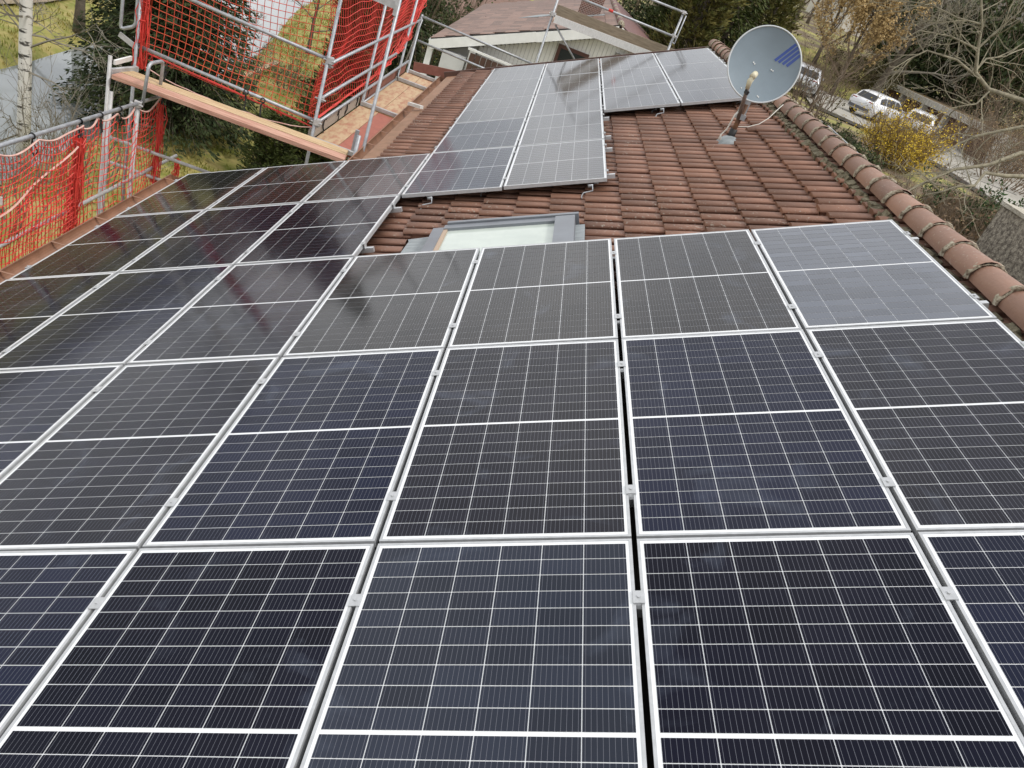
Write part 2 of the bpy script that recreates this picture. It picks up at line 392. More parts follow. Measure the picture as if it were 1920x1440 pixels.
# slipped broken tiles seen as flat grey pieces
for (u, v_) in ((7.0, 6.05), (6.95, 9.25)):
    link('roof_tile', TM, roof, ROOF_M @ Matrix.Translation((u - .03, v_, -.196)) @ Matrix.Rotation(.05, 4, 'Z') @ Matrix.Rotation(.2, 4, 'X'))

# ridge: overlapping round caps with lichened mortar collars
def ridge_cap():
    b = MB(); n = 12; rows = [(0, .127), (.02, .131), (.05, .122), (.43, .108)]
    for y, r_ in rows:
        for k in range(n + 1):
            a = math.pi * (-.08 + 1.16 * k / n); b.v.append((r_ * math.cos(a), y, r_ * math.sin(a) * 1.0))
    m = n + 1
    b.f = [[i*m + k, i*m + k + 1, (i+1)*m + k + 1, (i+1)*m + k] for i in range(3) for k in range(n)]
    b.f = [f[::-1] for f in b.f]
    return b.mesh('ridge_tile', CLAYR, True)
RC = ridge_cap()
def collar(sd_=5):
    b = MB(); n = 20; rr = random.Random(sd_); miss = rr.uniform(0, 1)
    for y, r_ in ((-.012, .115), (-.018, .13), (.0, .137), (.018, .134), (.034, .122)):
        for k in range(n + 1):
            a = math.pi * (-.06 + 1.12 * k / n); j = r_ + rr.uniform(-.007, .006) if .121 < r_ else r_
            if abs(k / n - miss) < .09: j = min(j, .118)
            b.v.append((j * math.cos(a), y + rr.uniform(-.006, .006), j * math.sin(a)))
    m = n + 1
    b.f = [[i*m + k, (i+1)*m + k, (i+1)*m + k + 1, i*m + k + 1] for i in range(4) for k in range(n)]
    return b.mesh('ridge_mortar', MORTAR, True)
COS = [collar(q) for q in range(5, 11)]
rx, rz = P3(7.55, 0, -.08).x, P3(7.55, 0, -.08).z
y = 3.429 - .41 * 12; k = 0
while y < 16.8:
    o = link('ridge_tile', RC, roof, Matrix.Translation((rx + rt.uniform(-.006, .006), y, rz + rt.uniform(-.006, .004))) @ Matrix.Rotation(rt.uniform(-.01, .01), 4, 'Z'))
    if y > 1 and rt.random() > .08: link('ridge_mortar', rt.choice(COS), roof, Matrix.Translation((rx, y + rt.uniform(-.004, .012), rz - .004)) @ Matrix.Rotation(rt.uniform(-.05, .05), 4, 'Z') @ Matrix.Diagonal((1, rt.uniform(.55, 1.2), rt.uniform(.97, 1.02), 1)))
    y += .41; k += 1
# ragged mortar bedding between the top tile course and the caps
mb_ = MB(); rr = random.Random(9); pts = []
y = -2.9
while y < 16.9:
    s_ = rr.uniform(.018, .045)
    c = P3(7.41 + rr.uniform(-.03, .02), y, -.125 + rr.uniform(-.02, .008))
    M = Matrix.Translation(c) @ Matrix.Rotation(rr.uniform(0, 3), 4, 'Y')
    mb_.box((-s_, -s_ * 1.3, -s_ * .8), (s_, s_ * 1.3, s_ * .8), M); y += rr.uniform(.04, .075)
kind(mb_.build('mortar_bedding', mat('mossy_mortar', (.24, .21, .14), .95, (.09, .075, .045), 24, bump=.6), roof), 'stuff')

# gutters
def gutter(cx, cz, y0, y1, r_, par, nm):
    b = MB(); n = 12
    for y in (y0, y1):
        for rr_ in (r_, r_ - .006):
            for k in range(n + 1):
                a = math.pi + math.pi * k / n; b.v.append((cx + rr_ * math.cos(a), y, cz + rr_ * math.sin(a)))
    m = n + 1
    for k in range(n):
        b.f.append([k, k + 1, 2*m + k + 1, 2*m + k]); b.f.append([m + k, 3*m + k, 3*m + k + 1, m + k + 1])
    b.f += [[0, 2*m, 3*m, m], [n, m + n, 3*m + n, 2*m + n], list(range(n + 1)), list(range(2*m, 2*m + n + 1))[::-1]]
    o = b.build(nm, COPPER, par)
    t = MB(); t.tube([(cx - r_, y0, cz + .002), (cx - r_, y1, cz + .002)], .009, 6); t.build('gutter_bead', COPPER, o, True)
    yb = y0 + .6
    while yb < y1:
        MB().bar((cx - r_, yb, cz + .008), (cx + r_ + .02, yb, cz + .02), .025, .004).build('gutter_bracket', COPPER, o); yb += .82
    return o
gutter(-.275, -.265, Y0, YM + .05, .1, house, 'gutter')
gutter(1.86, .605, YM + .05, Y1 + .12, .125, house, 'gutter')
EAVE = mat('brown_eaves_sheet', (.3, .165, .1), .6, (.22, .125, .07), 5, bump=.15)
MB().poly([P3(EF + .0, YM + .06, -.196), P3(EF + .45, YM + .06, -.196), P3(EF + .45, Y1, -.196), P3(EF + .0, Y1, -.196)], .01, nrm).build('eaves_sheet', EAVE, roof)
MB().poly([P3(-.24, Y0, -.196), P3(.2, Y0, -.196), P3(.2, YM, -.196), P3(-.24, YM, -.196)], .01, nrm).build('eaves_sheet', EAVE, roof)
fb_ = MB(); fb_.bar((-.16, Y0, -.33), (-.16, YM, -.33), .03, .2); fb_.build('fascia_board', BROWNW, house)
fb_ = MB(); fb_.bar((2.03, YM, .56), (2.03, Y1, .56), .03, .22); fb_.build('fascia_board', BROWNW, house)

# skylight
LEAD = mat('grey_lead_flashing', (.3, .33, .34), .6, (.2, .22, .23), 7, bump=.25, stretch=(1, 5, 1))
FRM = mat('grey_aluminium_cladding', (.2, .215, .24), .4, (.17, .18, .2), 3, metal=.3)
GLS = mat('milky_roof_window_pane', (.5, .55, .5), .06, (.44, .49, .45), 5, spec=.5)
WOODIN = mat('pine_inner_frame', (.4, .3, .22), .6)
sk = empty('skylight', (0, 0, 0)); sk.parent = house
def rbox(lo, hi): return MB().box(lo, hi, ROOF_M)
fr = MB()
fr.box((SKY0, 4.6, -.14), (SKY0 + .1, 6.02, -.035), ROOF_M); fr.box((SKY1 - .2, 4.6, -.14), (SKY1 - .03, 6.02, -.005), ROOF_M)
fr.box((SKY0 + .1, 5.97, -.14), (SKY1 - .2, 6.07, -.03), ROOF_M); fr.box((SKY0 + .1, 4.6, -.14), (SKY1 - .2, 4.7, -.035), ROOF_M)
fr.build('window_frame', FRM, sk)
MB().box((SKY0 + .12, 6.08, -.16), (SKY1 + .0, 6.13, -.015), ROOF_M).build('top_flashing', FRM, sk)
MB().box((SKY0 + .1, 4.7, -.12), (SKY0 + .135, 5.97, -.04), ROOF_M).build('inner_frame', WOODIN, sk)
MB().box((SKY0 + .135, 4.7, -.12), (SKY1 - .2, 5.97, -.055), ROOF_M).build('pane', GLS, sk)
lb = MB(); cols = []
for i in range(13):
    for j in range(2):
        vv = 4.55 + 1.52 * i / 12; lb.v.append(tuple(P3(SKY0 - (.0 if j else .24 + .02 * math.sin(i * 2.2)), vv, -.125 + (.0 if j else -.005 + .012 * math.sin(i * 1.9)))))
lb.f = [[2*i, 2*i + 1, 2*i + 3, 2*i + 2] for i in range(12)]
lb.build('lead_apron', LEAD, sk)
MB().box((SKY1 - .03, 4.6, -.17), (SKY1 + .05, 6.0, -.09), ROOF_M).build('side_flashing', LEAD, sk)

# chimney on the other slope: washed gravel concrete, pale metal rim
GRAV = mat('washed_gravel_concrete', (.36, .32, .25), .95, (.13, .11, .085), 22, bump=1.0, bscale=45, detail=5, lo=.4, hi=.6)
MB().box((8.0, 4.7, .5), (8.75, 6.52, 3.34)).build('chimney', GRAV, house)
MB().box((7.985, 4.685, 3.34), (8.765, 6.535, 3.375)).build('chimney_rim', mat('lichened_concrete_rim', (.5, .47, .4), .95, (.3, .27, .21), 18, bump=.8), house)
# dormer with mossy flat roof behind the ridge
MOSS = mat('mossy_bitumen', (.13, .12, .1), .95, (.2, .17, .03), 7, bump=.6, bscale=30, lo=.45, hi=.6)
dm = MB().poly([(7.1, 7.4, 2.88), (7.95, 7.4, 2.86), (8.5, 13.2, 2.82), (7.1, 13.2, 2.88)], .06); dm.build('dormer_roof', MOSS, house)
MB().bar((7.1, 7.37, 2.83), (7.98, 7.37, 2.81), .04, .15).build('dormer_verge', BROWNW, house)
MB().bar((7.98, 7.37, 2.85), (8.53, 13.2, 2.81), .025, .05).build('dormer_edge_trim', GALV, house)
MB().poly([(7.1, 7.5, 2.76), (7.85, 7.5, 2.76), (8.4, 13.1, 2.74), (7.1, 13.1, 2.76)], 1.2).build('dormer_wall', WALLM, house)

# ------------------------------------------------------------------ solar panels
PW, PL, PT = 1.026, 1.758, .035
fm = MB(); e = .011
def ring(b, w0, l0, w1, l1, z0, z1):
    b.box((-w0/2, -l0/2, z0), (w0/2, -l1/2, z1)); b.box((-w0/2, l1/2, z0), (w0/2, l0/2, z1))
    b.box((-w0/2, -l1/2, z0), (-w1/2, l1/2, z1)); b.box((w1/2, -l1/2, z0), (w0/2, l1/2, z1))
ring(fm, PW, PL, PW - 2*e, PL - 2*e, -PT, 0)
FRAME = fm.mesh('frame', ALU)
LAM = MB().box((-PW/2 + e, -PL/2 + e, -.008), (PW/2 - e, PL/2 - e, -.0022)).mesh('laminate', BACK)
CX, CY = .1632, .0845
def quad_uv(me, n):
    uv = me.uv_layers.new(name='UVMap')
    for p in me.polygons:
        for li, c in zip(p.loop_indices, ((0, 0), (1, 0), (1, 1), (0, 1))): uv.data[li].uv = c
cw, ch = CX - .0033, CY - .0035
def cell_positions():
    for r_ in range(20):
        yy = (r_ - 9.5) * CY + (.007 if r_ >= 10 else -.007)
        for c in range(6): yield ((c - 2.5) * CX, yy)
CPOS = list(cell_positions())
CELL, CELLS = [], []
for m in CELLM:
    b = MB().add([(-cw/2, -ch/2, 0), (cw/2, -ch/2, 0), (cw/2, ch/2, 0), (-cw/2, ch/2, 0)], [(0, 1, 2, 3)])
    me = b.mesh('cell', m); quad_uv(me, 1); CELL.append(me)
    b = MB()
    for x, yv in CPOS: b.add([(x - cw/2, yv - ch/2, 0), (x + cw/2, yv - ch/2, 0), (x + cw/2, yv + ch/2, 0), (x - cw/2, yv + ch/2, 0)], [(0, 1, 2, 3)])
    me = b.mesh('cells', m); quad_uv(me, 120); CELLS.append(me)
TINT = {(2,0): 0, (3,0): 3, (4,0): 2, (5,0): 3, (6,0): 0, (0,1): 0, (1,1): 0, (2,1): 5, (3,1): 0, (4,1): 5, (5,1): 0, (6,1): 5,
        (0,2): 3, (1,2): 0, (2,2): 5, (3,2): 1, (4,2): 1, (5,2): 1, (6,2): 6}
ordn = ['column along the ridge tiles', 'second column from the ridge tiles', 'third column from the ridge tiles', 'middle column of the wide block',
        'third column from the gutter', 'second column from the gutter', 'column along the gutter']
rows_near = {2: 'row touching the skylight', 1: 'second row from the skylight', 0: 'third row from the skylight'}
def plabel(i, j):
    c = ordn[6 - i]
    if j <= 2: return 'solar panel in the %s, %s' % (c, rows_near[j])
    if j in (3, 4) and i < 3:
        return 'solar panel in the %s, %s' % (c, 'row beside the skylight' if j == 3 else 'end row facing the scaffold planks')
    nth = ['first', 'second', 'third', 'fourth', 'fifth']
    if i in (3, 4): return 'solar panel in far strip, %s side, %s row beyond skylight' % ('gutter' if i == 3 else 'ridge', nth[j - 4])
    return 'solar panel behind the satellite dish, %s the ridge, %s row from dish' % ('along' if i == 6 else 'away from', nth[j - 6])
rp_ = random.Random(11)
for (i, j) in PANELS:
    off = .002 if i >= 5 else 0
    cu, cv = (i + .5) * PU + off, (j + .5) * PV
    tl = .0035 if j < 6 else .002
    M = Matrix.Translation(P3(cu, cv, rp_.uniform(-.001, .001))) @ ROOF_M.to_3x3().to_4x4() @ Matrix.Rotation(rp_.uniform(-tl, tl), 4, 'X') @ Matrix.Rotation(rp_.uniform(-tl, tl), 4, 'Y')
    p = tag(empty('solar_panel', M=M), plabel(i, j), 'solar panel', 'solar panels on the tiled roof')
    link('frame', FRAME, p); link('laminate', LAM, p)
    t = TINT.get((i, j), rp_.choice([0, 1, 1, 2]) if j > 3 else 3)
    if j >= 4 and i >= 3: t = 4 if (j >= 6 or i == 4) else 2  # far panels take paler cells: brighter sky reflection put into the cell colour
    if j <= 2:
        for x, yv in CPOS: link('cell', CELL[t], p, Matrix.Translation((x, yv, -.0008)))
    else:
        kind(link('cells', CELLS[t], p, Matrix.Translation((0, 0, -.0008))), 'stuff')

# rails with clamps and roof hooks
clamp = MB().box((-.021, -.03, 0), (.021, .03, .004)); clamp.lathe([(.0, .009), (.007, .009), (.0075, .004)], n=8)
CL = clamp.mesh('clamp', ALU)
endc = MB().box((-.02, -.03, 0), (.012, .03, .005)); endc.box((.008, -.03, -.045), (.012, .03, .0)); endc.lathe([(.0, .013), (.009, .013), (.009, .005)], Matrix.Translation((-.004, 0, 0)), n=8)
ENDC = endc.mesh('end_clamp', ALU)
hk = MB()
hk.tube([(0, -.02, -.02), (0, -.055, -.02), (0, -.055, -.05)], .006, 6); hk.tube([(0, .02, -.02), (0, -.02, -.045), (-.05, -.03, -.055), (-.06, -.035, -.10), (-.07, -.06, -.115)], .007, 6)
HK = hk.mesh('roof_hook', GALV)
rows = {}
for i, j in PANELS: rows.setdefault(j, []).append(i)
def runs(cs):
    cs = sorted(cs); out_ = [[cs[0], cs[0]]]
    for c in cs[1:]:
        if c == out_[-1][1] + 1: out_[-1][1] = c
        else: out_.append([c, c])
    return out_
desc = {0: 'third panel row from the skylight', 1: 'second panel row from the skylight', 2: 'panel row touching the skylight', 3: 'panel row beside the skylight',
        4: 'first panel row beyond the skylight', 5: 'second panel row beyond the skylight', 6: 'third panel row beyond the skylight', 7: 'fourth panel row beyond the skylight', 8: 'last panel row by the far verge'}
for j, cs in rows.items():
    for a, b in runs(cs):
        for q, fq in enumerate((.172, .815)):
            vv = (j + fq) * PV; u0, u1 = a * PU - .03, (b + 1) * PU + .075
            M = ROOF_M.copy(); M.translation = P3(u0, vv, 0)
            ro = tag(empty('mounting_rail', M=M), 'aluminium rail under %s, rail on its %s side' % (desc[j], ('front', 'far verge')[q]), 'rail', 'mounting rails under the panels')
            rbm = MB(); ln = u1 - u0
            rbm.box((0, -.02, -.078), (ln, .02, -.0365)); rbm.box((0, -.008, -.0365), (ln, .008, -.0355)); rbm.build('rail_profile', RAIL, ro)
            for c in range(a, b + 2):
                uu = c * PU + (.002 if c >= 5 else 0) - u0
                if a < c < b + 1: link('clamp', CL, ro, Matrix.Translation((uu, 0, .0012)))
                elif c == a: link('end_clamp', ENDC, ro, Matrix.Translation((uu + .004, 0, .0012)) @ Matrix.Rotation(math.pi, 4, 'Z'))
                else: link('end_clamp', ENDC, ro, Matrix.Translation((uu - .004, 0, .0012)))
            u_ = .55
            while u_ < ln:
                link('roof_hook', HK, ro, Matrix.Translation((u_, -.012, -.06))); u_ += 1.15
# hooks that show under the open front edges
def fronthook(u, v):
    b = MB()
    b.bar(P3(u, v + .02, -.045), P3(u, v + .02, -.075), .05, .03, (0, 1, 0))
    b.tube([P3(u + .02, v, -.05), P3(u + .02, v - .02, -.1), P3(u - .07, v - .05, -.105), P3(u - .09, v - .06, -.13), P3(u - .09, v - .09, -.15)], .007, 6)
    return b
for k_, (u, v_) in enumerate(((3.43, 4 * PV - .01), (5.05, 4 * PV - .01), (6.02, 6 * PV - .01))):
    o = empty('roof_hook', P3(u, v_, -.1)); tag(o, ('bent steel roof hook under the panel edge behind the skylight, gutter end', 'bent steel roof hook under the panel edge behind the skylight, ridge end',
        'bent steel roof hook under the panel edge behind the dish')[k_], 'roof hook', 'roof hooks under panel edges')
    sub(fronthook(u, v_), o).build('hook_strap', GALV, o, True)

# ------------------------------------------------------------------ satellite dish
dc = at(1433, 121, 9.65); dn = Vector((-.16, -.945, .285)).normalized()
dX = Vector((0, 0, 1)).cross(dn).normalized(); dY = dn.cross(dX)      # dX to the right seen from the front
DM = Matrix(((dX.x, dY.x, dn.x, dc.x), (dX.y, dY.y, dn.y, dc.y), (dX.z, dY.z, dn.z, dc.z), (0, 0, 0, 1)))
base = P3(6.64, 8.86, -.15)
sd = tag(empty('satellite_dish', base), 'round grey satellite dish with blue stripes on a roof mast', 'satellite dish')
DISH = mat('grey_dish_enamel', (.195, .24, .275), .55, (.175, .215, .245), 3.5, spec=.3)
DRIM = mat('dish_rim', (.5, .52, .53), .4)
BLUE = mat('blue_stripe_print', (.03, .065, .27), .4)
RUST = mat('rusty_brown_pipe', (.2, .09, .035), .7, (.1, .05, .03), 14, bump=.3)
GREYBR = mat('weathered_brown_arm', (.24, .19, .165), .5, (.15, .11, .09), 9, metal=.2)
LNB = mat('cream_plastic', (.62, .58, .42), .5, (.52, .47, .34), 5)
def depth(x, y): return -.085 * (1 - (x*x + y*y) / .245)
SCX, SCY = .775, .8
db = MB(); nr, na = 10, 56
for side in (0, 1):
    for i in range(nr + 1):
        for k in range(na):
            r_ = .495 * i / nr; a = 2 * math.pi * k / na; x, y_ = r_ * math.cos(a), r_ * math.sin(a)
            db.v.append(tuple(DM @ Vector((x * SCX, y_ * SCY, depth(x, y_) - (.006 if side else 0)))))
m_ = (nr + 1) * na
for i in range(nr):
    for k in range(na):
        k2 = (k + 1) % na
        db.f.append([i*na + k, (i+1)*na + k, (i+1)*na + k2, i*na + k2]); db.f.append([m_ + i*na + k, m_ + i*na + k2, m_ + (i+1)*na + k2, m_ + (i+1)*na + k])
sub(db, sd).build('reflector', DISH, sd, True)
rm = MB(); rm.tube([DM @ Vector((.497 * math.cos(2*math.pi*k/64) * SCX, .497 * math.sin(2*math.pi*k/64) * SCY, .002)) for k in range(65)], .009, 6, False)
sub(rm, sd).build('rim', DRIM, sd, True)
def on_dish(px, py, lift=.003):
    d = ray(px, py); t = (dc - CAM).dot(dn) / d.dot(dn)
    for _ in range(4):
        q = CAM + d * t - dc; x, y_ = q.dot(dX) / SCX, q.dot(dY) / SCY
        t = ((dc + dn * (depth(x, y_) + lift)) - CAM).dot(dn) / d.dot(dn)
    return CAM + d * t
for (a, b) in (((1453, 113.5), (1493, 83)), ((1460, 117), (1497, 89)), ((1467.5, 120.5), (1499.5, 96)), ((1475, 124), (1500.5, 104))):
    st = MB(); k_ = 8
    for i in range(k_ + 1):
        px, py = a[0] + (b[0] - a[0]) * i / k_, a[1] + (b[1] - a[1]) * i / k_
        st.v += [tuple(on_dish(px - 1.5, py - 2.0)), tuple(on_dish(px + 1.5, py + 2.0))]
    st.f = [[2*i, 2*i + 1, 2*i + 3, 2*i + 2] for i in range(k_)]
    sub(st, sd).build('stripe', BLUE, sd)
for (px, py) in ((1413, 117), (1415, 120), (1446, 131), (1449, 133), (1390, 165), (1420, 180), (1422, 182)):
    c = on_dish(px, py, .004); sb_ = MB().lathe([(0, .004), (.006, .003), (.008, 0)], Matrix.Translation(c) @ dn.to_track_quat('Z', 'Y').to_matrix().to_4x4(), 8)
    sub(sb_, sd).build('screw', WHITEP, sd)
mt = base + Vector((0, 0, .36))
sub(MB().tube([base + Vector((0, 0, -.02)), base + Vector((0, 0, .44))], .03, 12), sd).build('mast', RUST, sd, True)
sub(MB().tube([base + Vector((0, 0, .02)), base + Vector((0, 0, .15))], .043, 12), sd).build('rubber_collar', BLACK, sd, True)
sub(MB().lathe([(.17, -.04), (.15, .0), (.08, .045), (.05, .06), (.0, .065)], Matrix.Translation(base + Vector((-.02, -.03, .0))) @ ROOF_M.to_3x3().to_4x4(), 16), sd).build('flashing_plate', LEAD, sd, True)
sub(MB().box((-.05, -.05, -.03), (.05, .05, .03), Matrix.Translation(base + Vector((0, -.01, .3)))), sd).build('mast_clamp', GALV, sd)
# feed arm from below the reflector, converter head in front of it
a0 = at(1384, 222, 9.75); a1 = at(1404, 158, 9.42); a2 = at(1413, 142, 9.40)
sub(MB().tube([a0, a1], .022, 10), sd).build('feed_arm', GREYBR, sd, True)
sub(MB().tube([at(1401, 166, 9.42), at(1406, 152, 9.4), at(1411, 146, 9.4)], [.022, .03, .028], 10), sd).build('converter_body', LNB, sd, True)
q = (dc - a2).normalized()
sub(MB().tube([a2 - q * .03, a2 + q * .05], [.034, .032], 14), sd).build('feed_horn', LNB, sd, True)
sub(MB().bar(at(1398, 176, 9.44), at(1402, 170, 9.43), .03, .05), sd).build('arm_socket', BLACK, sd)
sub(MB().bar(base + Vector((.0, .02, .33)), dc - dn * .16, .05, .09), sd).build('dish_bracket', GALV, sd)
sub(MB().bar(dc - dn * .15 + dX * -.12, dc - dn * .15 + dX * .12, .03, .2, dY), sd).build('back_plate', GALV, sd)
WHITEC = mat('white_cable', (.62, .6, .55), .5)
for dd in (0, .018):
    pts = [at(1387, 206, 9.7) + Vector((dd, 0, 0)), at(1378, 215, 9.66), at(1371, 228, 9.68), at(1363, 242, 9.7), at(1352, 252, 9.72), at(1347 + dd * 200, 262, 9.7)]
    sub(MB().tube(pts, .009, 6), sd).build('coax_cable', WHITEC, sd, True)
sub(MB().tube([base + Vector((.02, .05, .2)), P3(6.75, 9.0, -.02), P3(6.9, 9.12, -.06), P3(7.05, 9.22, -.06), P3(7.18, 9.35, -.03), P3(7.3, 9.5, .02), P3(7.4, 9.62, .06)], .005, 5), sd).build('coax_cable', WHITEC, sd, True)

# ------------------------------------------------------------------ scaffolding
TR = .0241
def tubeo(root, name, a, b, r_=TR, m=GALV): return sub(MB().tube([a, b], r_, 10), root).build(name, m, root, True)
def coupler(root, p, s_=.05):
    c = MB().box((-s_, -s_, -s_ * .8), (s_, s_, s_ * .8), Matrix.Translation(p) @ Matrix.Rotation(.4, 4, 'Z')); c.tube([Vector(p) + Vector((-.08, -.03, 0)), Vector(p) + Vector((.08, -.03, 0))], .012, 6)
    return sub(c, root).build('coupler', GALVW, root)
GND = -6.05
# rear scaffold in the inner corner, along the set-back eave
rs = tag(empty('scaffold', (.95, 10.55, GND)), 'steel scaffold with plywood decks along the set-back gutter', 'scaffold', 'scaffolds round the house')
for (x, y_, zt, zb) in ((1.742, 10.5, 3.2, -6), (.97, 10.62, 3.2, -6), (.95, 13.65, 2.9, -6), (.95, 16.55, 2.9, -6), (.96, 17.6, 1.56, -6), (1.70, 16.5, .5, -6), (1.70, 13.6, .5, -6), (-1.62, 10.62, 3.1, -6), (1.70, 17.55, .5, -6)):
    tubeo(rs, 'standard', (x, y_, zb), (x, y_, zt))
sub(MB().box((-.025, -.025, 0), (.025, .025, .3), Matrix.Translation((1.62, 10.42, .52))), rs).build('standard_spigot', GALV, rs)
for x, y_, s_ in ((1.7, 10.2, .035),):
    sub(MB().tube([(x, y_, -.3), (x, y_, .82)], s_ * .8, 10), rs).build('standard', GALV, rs, True)
for z in (.66, 1.53):
    tubeo(rs, 'guard_rail', (-1.62, 10.66, z + .13), (.99, 10.66, z))
    coupler(rs, (.99, 10.65, z))
for z, y1_ in ((1.44, 17.65), (.965, 15.75), (.595, 17.4)): tubeo(rs, 'guard_rail', (.95, 10.7, z), (.95, y1_, z)); coupler(rs, (.955, 10.74, z), .04)
sub(MB().bar((1.742, 10.5, 2.52), (-.6, 10.52, 2.58), .05, .1), rs).build('transom', GALVW, rs)
sub(MB().bar((1.72, 10.47, 2.4), (1.72, 10.47, 2.62), .06, .04), rs).build('transom_bracket', GALVW, rs)
for yv in (13.63, 16.5, 17.62, 10.75): sub(MB().bar((.93, yv, .37), (1.64, yv, .37), .07, .06), rs).build('transom', GALVW, rs)
# plywood decks, two side by side in every bay
decks = [(10.8, 13.57, .93, 1.27, DECKW), (10.8, 13.57, 1.28, 1.63, DECKR), (13.7, 16.44, .93, 1.27, DECKW), (13.7, 16.44, 1.28, 1.63, DECKW), (16.56, 17.56, .93, 1.27, DECKW), (16.56, 17.56, 1.28, 1.63, DECKW), (17.68, 17.95, .93, 1.63, PLANKP)]
for (y0, y1, x0, x1, m) in decks: sub(MB().box((x0, y0, .28), (x1, y1, .325)), rs).build('deck_board', m, rs)
for (y0, y1, m) in ((10.7, 13.5, TOE), (13.7, 16.4, TOER), (16.5, 17.5, TOER)): sub(MB().bar((.9, y0, .42), (.9, y1, .42), .03, .17), rs).build('toe_board', m, rs)
sub(MB().bar((1.0, 17.98, .42), (2.35, 17.98, .62), .03, .2), rs).build('toe_board', TOER, rs)
tubeo(rs, 'deck_edge_tube', (.94, 13.75, .35), (.94, 16.4, .35), .02)
def loop(root, name, pts, r_=TR): return sub(MB().tube(pts, r_, 8), root).build(name, GALV, root, True)
def rounded(a, b, c, d, k=.06):             # open rounded U a-b-c-d
    a, b, c, d = map(Vector, (a, b, c, d)); o = [a]
    for p, pr, nx_ in ((b, a, c), (c, b, d)):
        u = (pr - p).normalized(); v_ = (nx_ - p).normalized()
        o += [p + u * k, p + u * k * .35 + v_ * k * .35 * .6, p + v_ * k]
    return o + [d]
loop(rs, 'end_guard_frame', rounded((-1.86, 10.62, 2.6), (-1.86, 10.62, .93), (-1.66, 10.62, 1.04), (-1.66, 10.62, 2.6), .05))
sub(MB().bar((-1.88, 10.64, .86), (-1.6, 10.64, .75), .07, .02, (0, 1, 0)), rs).build('flattened_tube_end', GALVW, rs)
# gable-end part
for a, b in (((.96, 17.6, 1.52), (3.55, 17.6, 1.43)), ((1.0, 17.6, 1.03), (3.5, 17.6, .95))): tubeo(rs, 'guard_rail', a, b)
sub(MB().bar((.93, 17.62, .5), (.93, 17.62, 1.5), .03, .03), rs).build('ladder_stile', GALVW, rs)
tubeo(rs, 'short_brace', (.88, 17.5, .55), (1.0, 17.5, 1.48), .018)
gs = tag(empty('scaffold', (3.6, 17.6, -5)), 'steel scaffold beyond the far verge with white beam and timber toe board', 'scaffold', 'scaffolds round the house')
for x, zt, zb in ((3.58, 3.3, -5), (6.13, 3.46, -3)): tubeo(gs, 'standard', (x, 17.6, zb), (x, 17.6, zt))
tubeo(gs, 'guard_rail', (3.58, 17.6, 2.97), (6.13, 17.6, 2.95)); tubeo(gs, 'guard_rail', (3.58, 17.6, 3.43), (6.13, 17.6, 3.44))
tubeo(gs, 'brace', (3.7, 17.62, 2.32), (4.42, 17.62, 1.75), .02)
sub(MB().bar((3.64, 17.55, 2.43), (6.3, 17.55, 2.46), .035, .15), gs).build('perforated_beam', mat('white_coated_steel', (.7, .7, .68), .5, (.55, .55, .53), 60, stretch=(1, 1, .2)), gs)
sub(MB().bar((3.62, 17.72, 2.6), (6.3, 17.72, 2.62), .03, .2), gs).build('toe_board', mat('weathered_timber', (.3, .25, .18), .8, (.2, .16, .11), 5, stretch=(1, 8, 8)), gs)
sub(MB().box((3.62, 17.56, 2.36), (6.3, 18.2, 2.4)), gs).build('deck_board', DECKW, gs)
coupler(gs, (3.58, 17.6, 2.5)); coupler(gs, (6.13, 17.6, 2.96), .04); coupler(gs, (6.13, 17.6, 3.44), .04)
sub(MB().tube([(4.65, 17.6, 2.965), (4.75, 17.6, 2.964)], .03, 10), gs).build('red_tape', NETR, gs)
loop(gs, 'toggle_loop', rounded((6.2, 17.58, 3.4), (6.2, 17.58, 2.82), (6.14, 17.58, 2.84), (6.14, 17.58, 2.98), .02), .014)
# left scaffold beside the near gutter
ls = tag(empty('scaffold', (-1.1, 9.7, GND)), 'steel scaffold with tall guard tubes beside the near gutter', 'scaffold', 'scaffolds round the house')
for (x, y_, zt) in ((-1.1, 9.72, .34), (-1.66, 10.02, .72), (-1.1, 6.75, .5), (-1.55, 9.9, .3)): tubeo(ls, 'standard', (x, y_, -6), (x, y_, zt), .03 if x > -1.2 else .026, GALVW)
tubeo(ls, 'guard_rail', (-1.1, 3.6, .52), (-1.1, 10.5, .32)); tubeo(ls, 'guard_rail', (-1.1, 3.6, -.68), (-1.1, 11.1, -.735), m=GALVW)
for z in (-.49, -.855): tubeo(ls, 'end_rail', (-1.78, 10.3, z), (-.2, 10.3, z), m=GALVW); sub(MB().bar((-1.84, 10.3, z), (-1.7, 10.3, z), .07, .015, (0, 1, 0)), ls).build('flattened_tube_end', GALVW, ls)
loop(ls, 'end_guard_frame', rounded((-1.09, 9.82, .3), (-1.09, 9.9, .84), (-1.09, 10.3, .82), (-1.09, 10.28, .36), .07))
coupler(ls, (-1.1, 9.72, .33), .045); coupler(ls, (-1.1, 6.75, .45), .045)
sub(MB().bar((-1.66, 10.05, .5), (-1.55, 10.55, .5), .05, .09), ls).build('plank_bearer', GALVW, ls)
sub(MB().bar((-1.62, 10.06, .64), (-1.62, 10.5, .64), .03, .06), ls).build('plank_stop', WHITEP, ls)
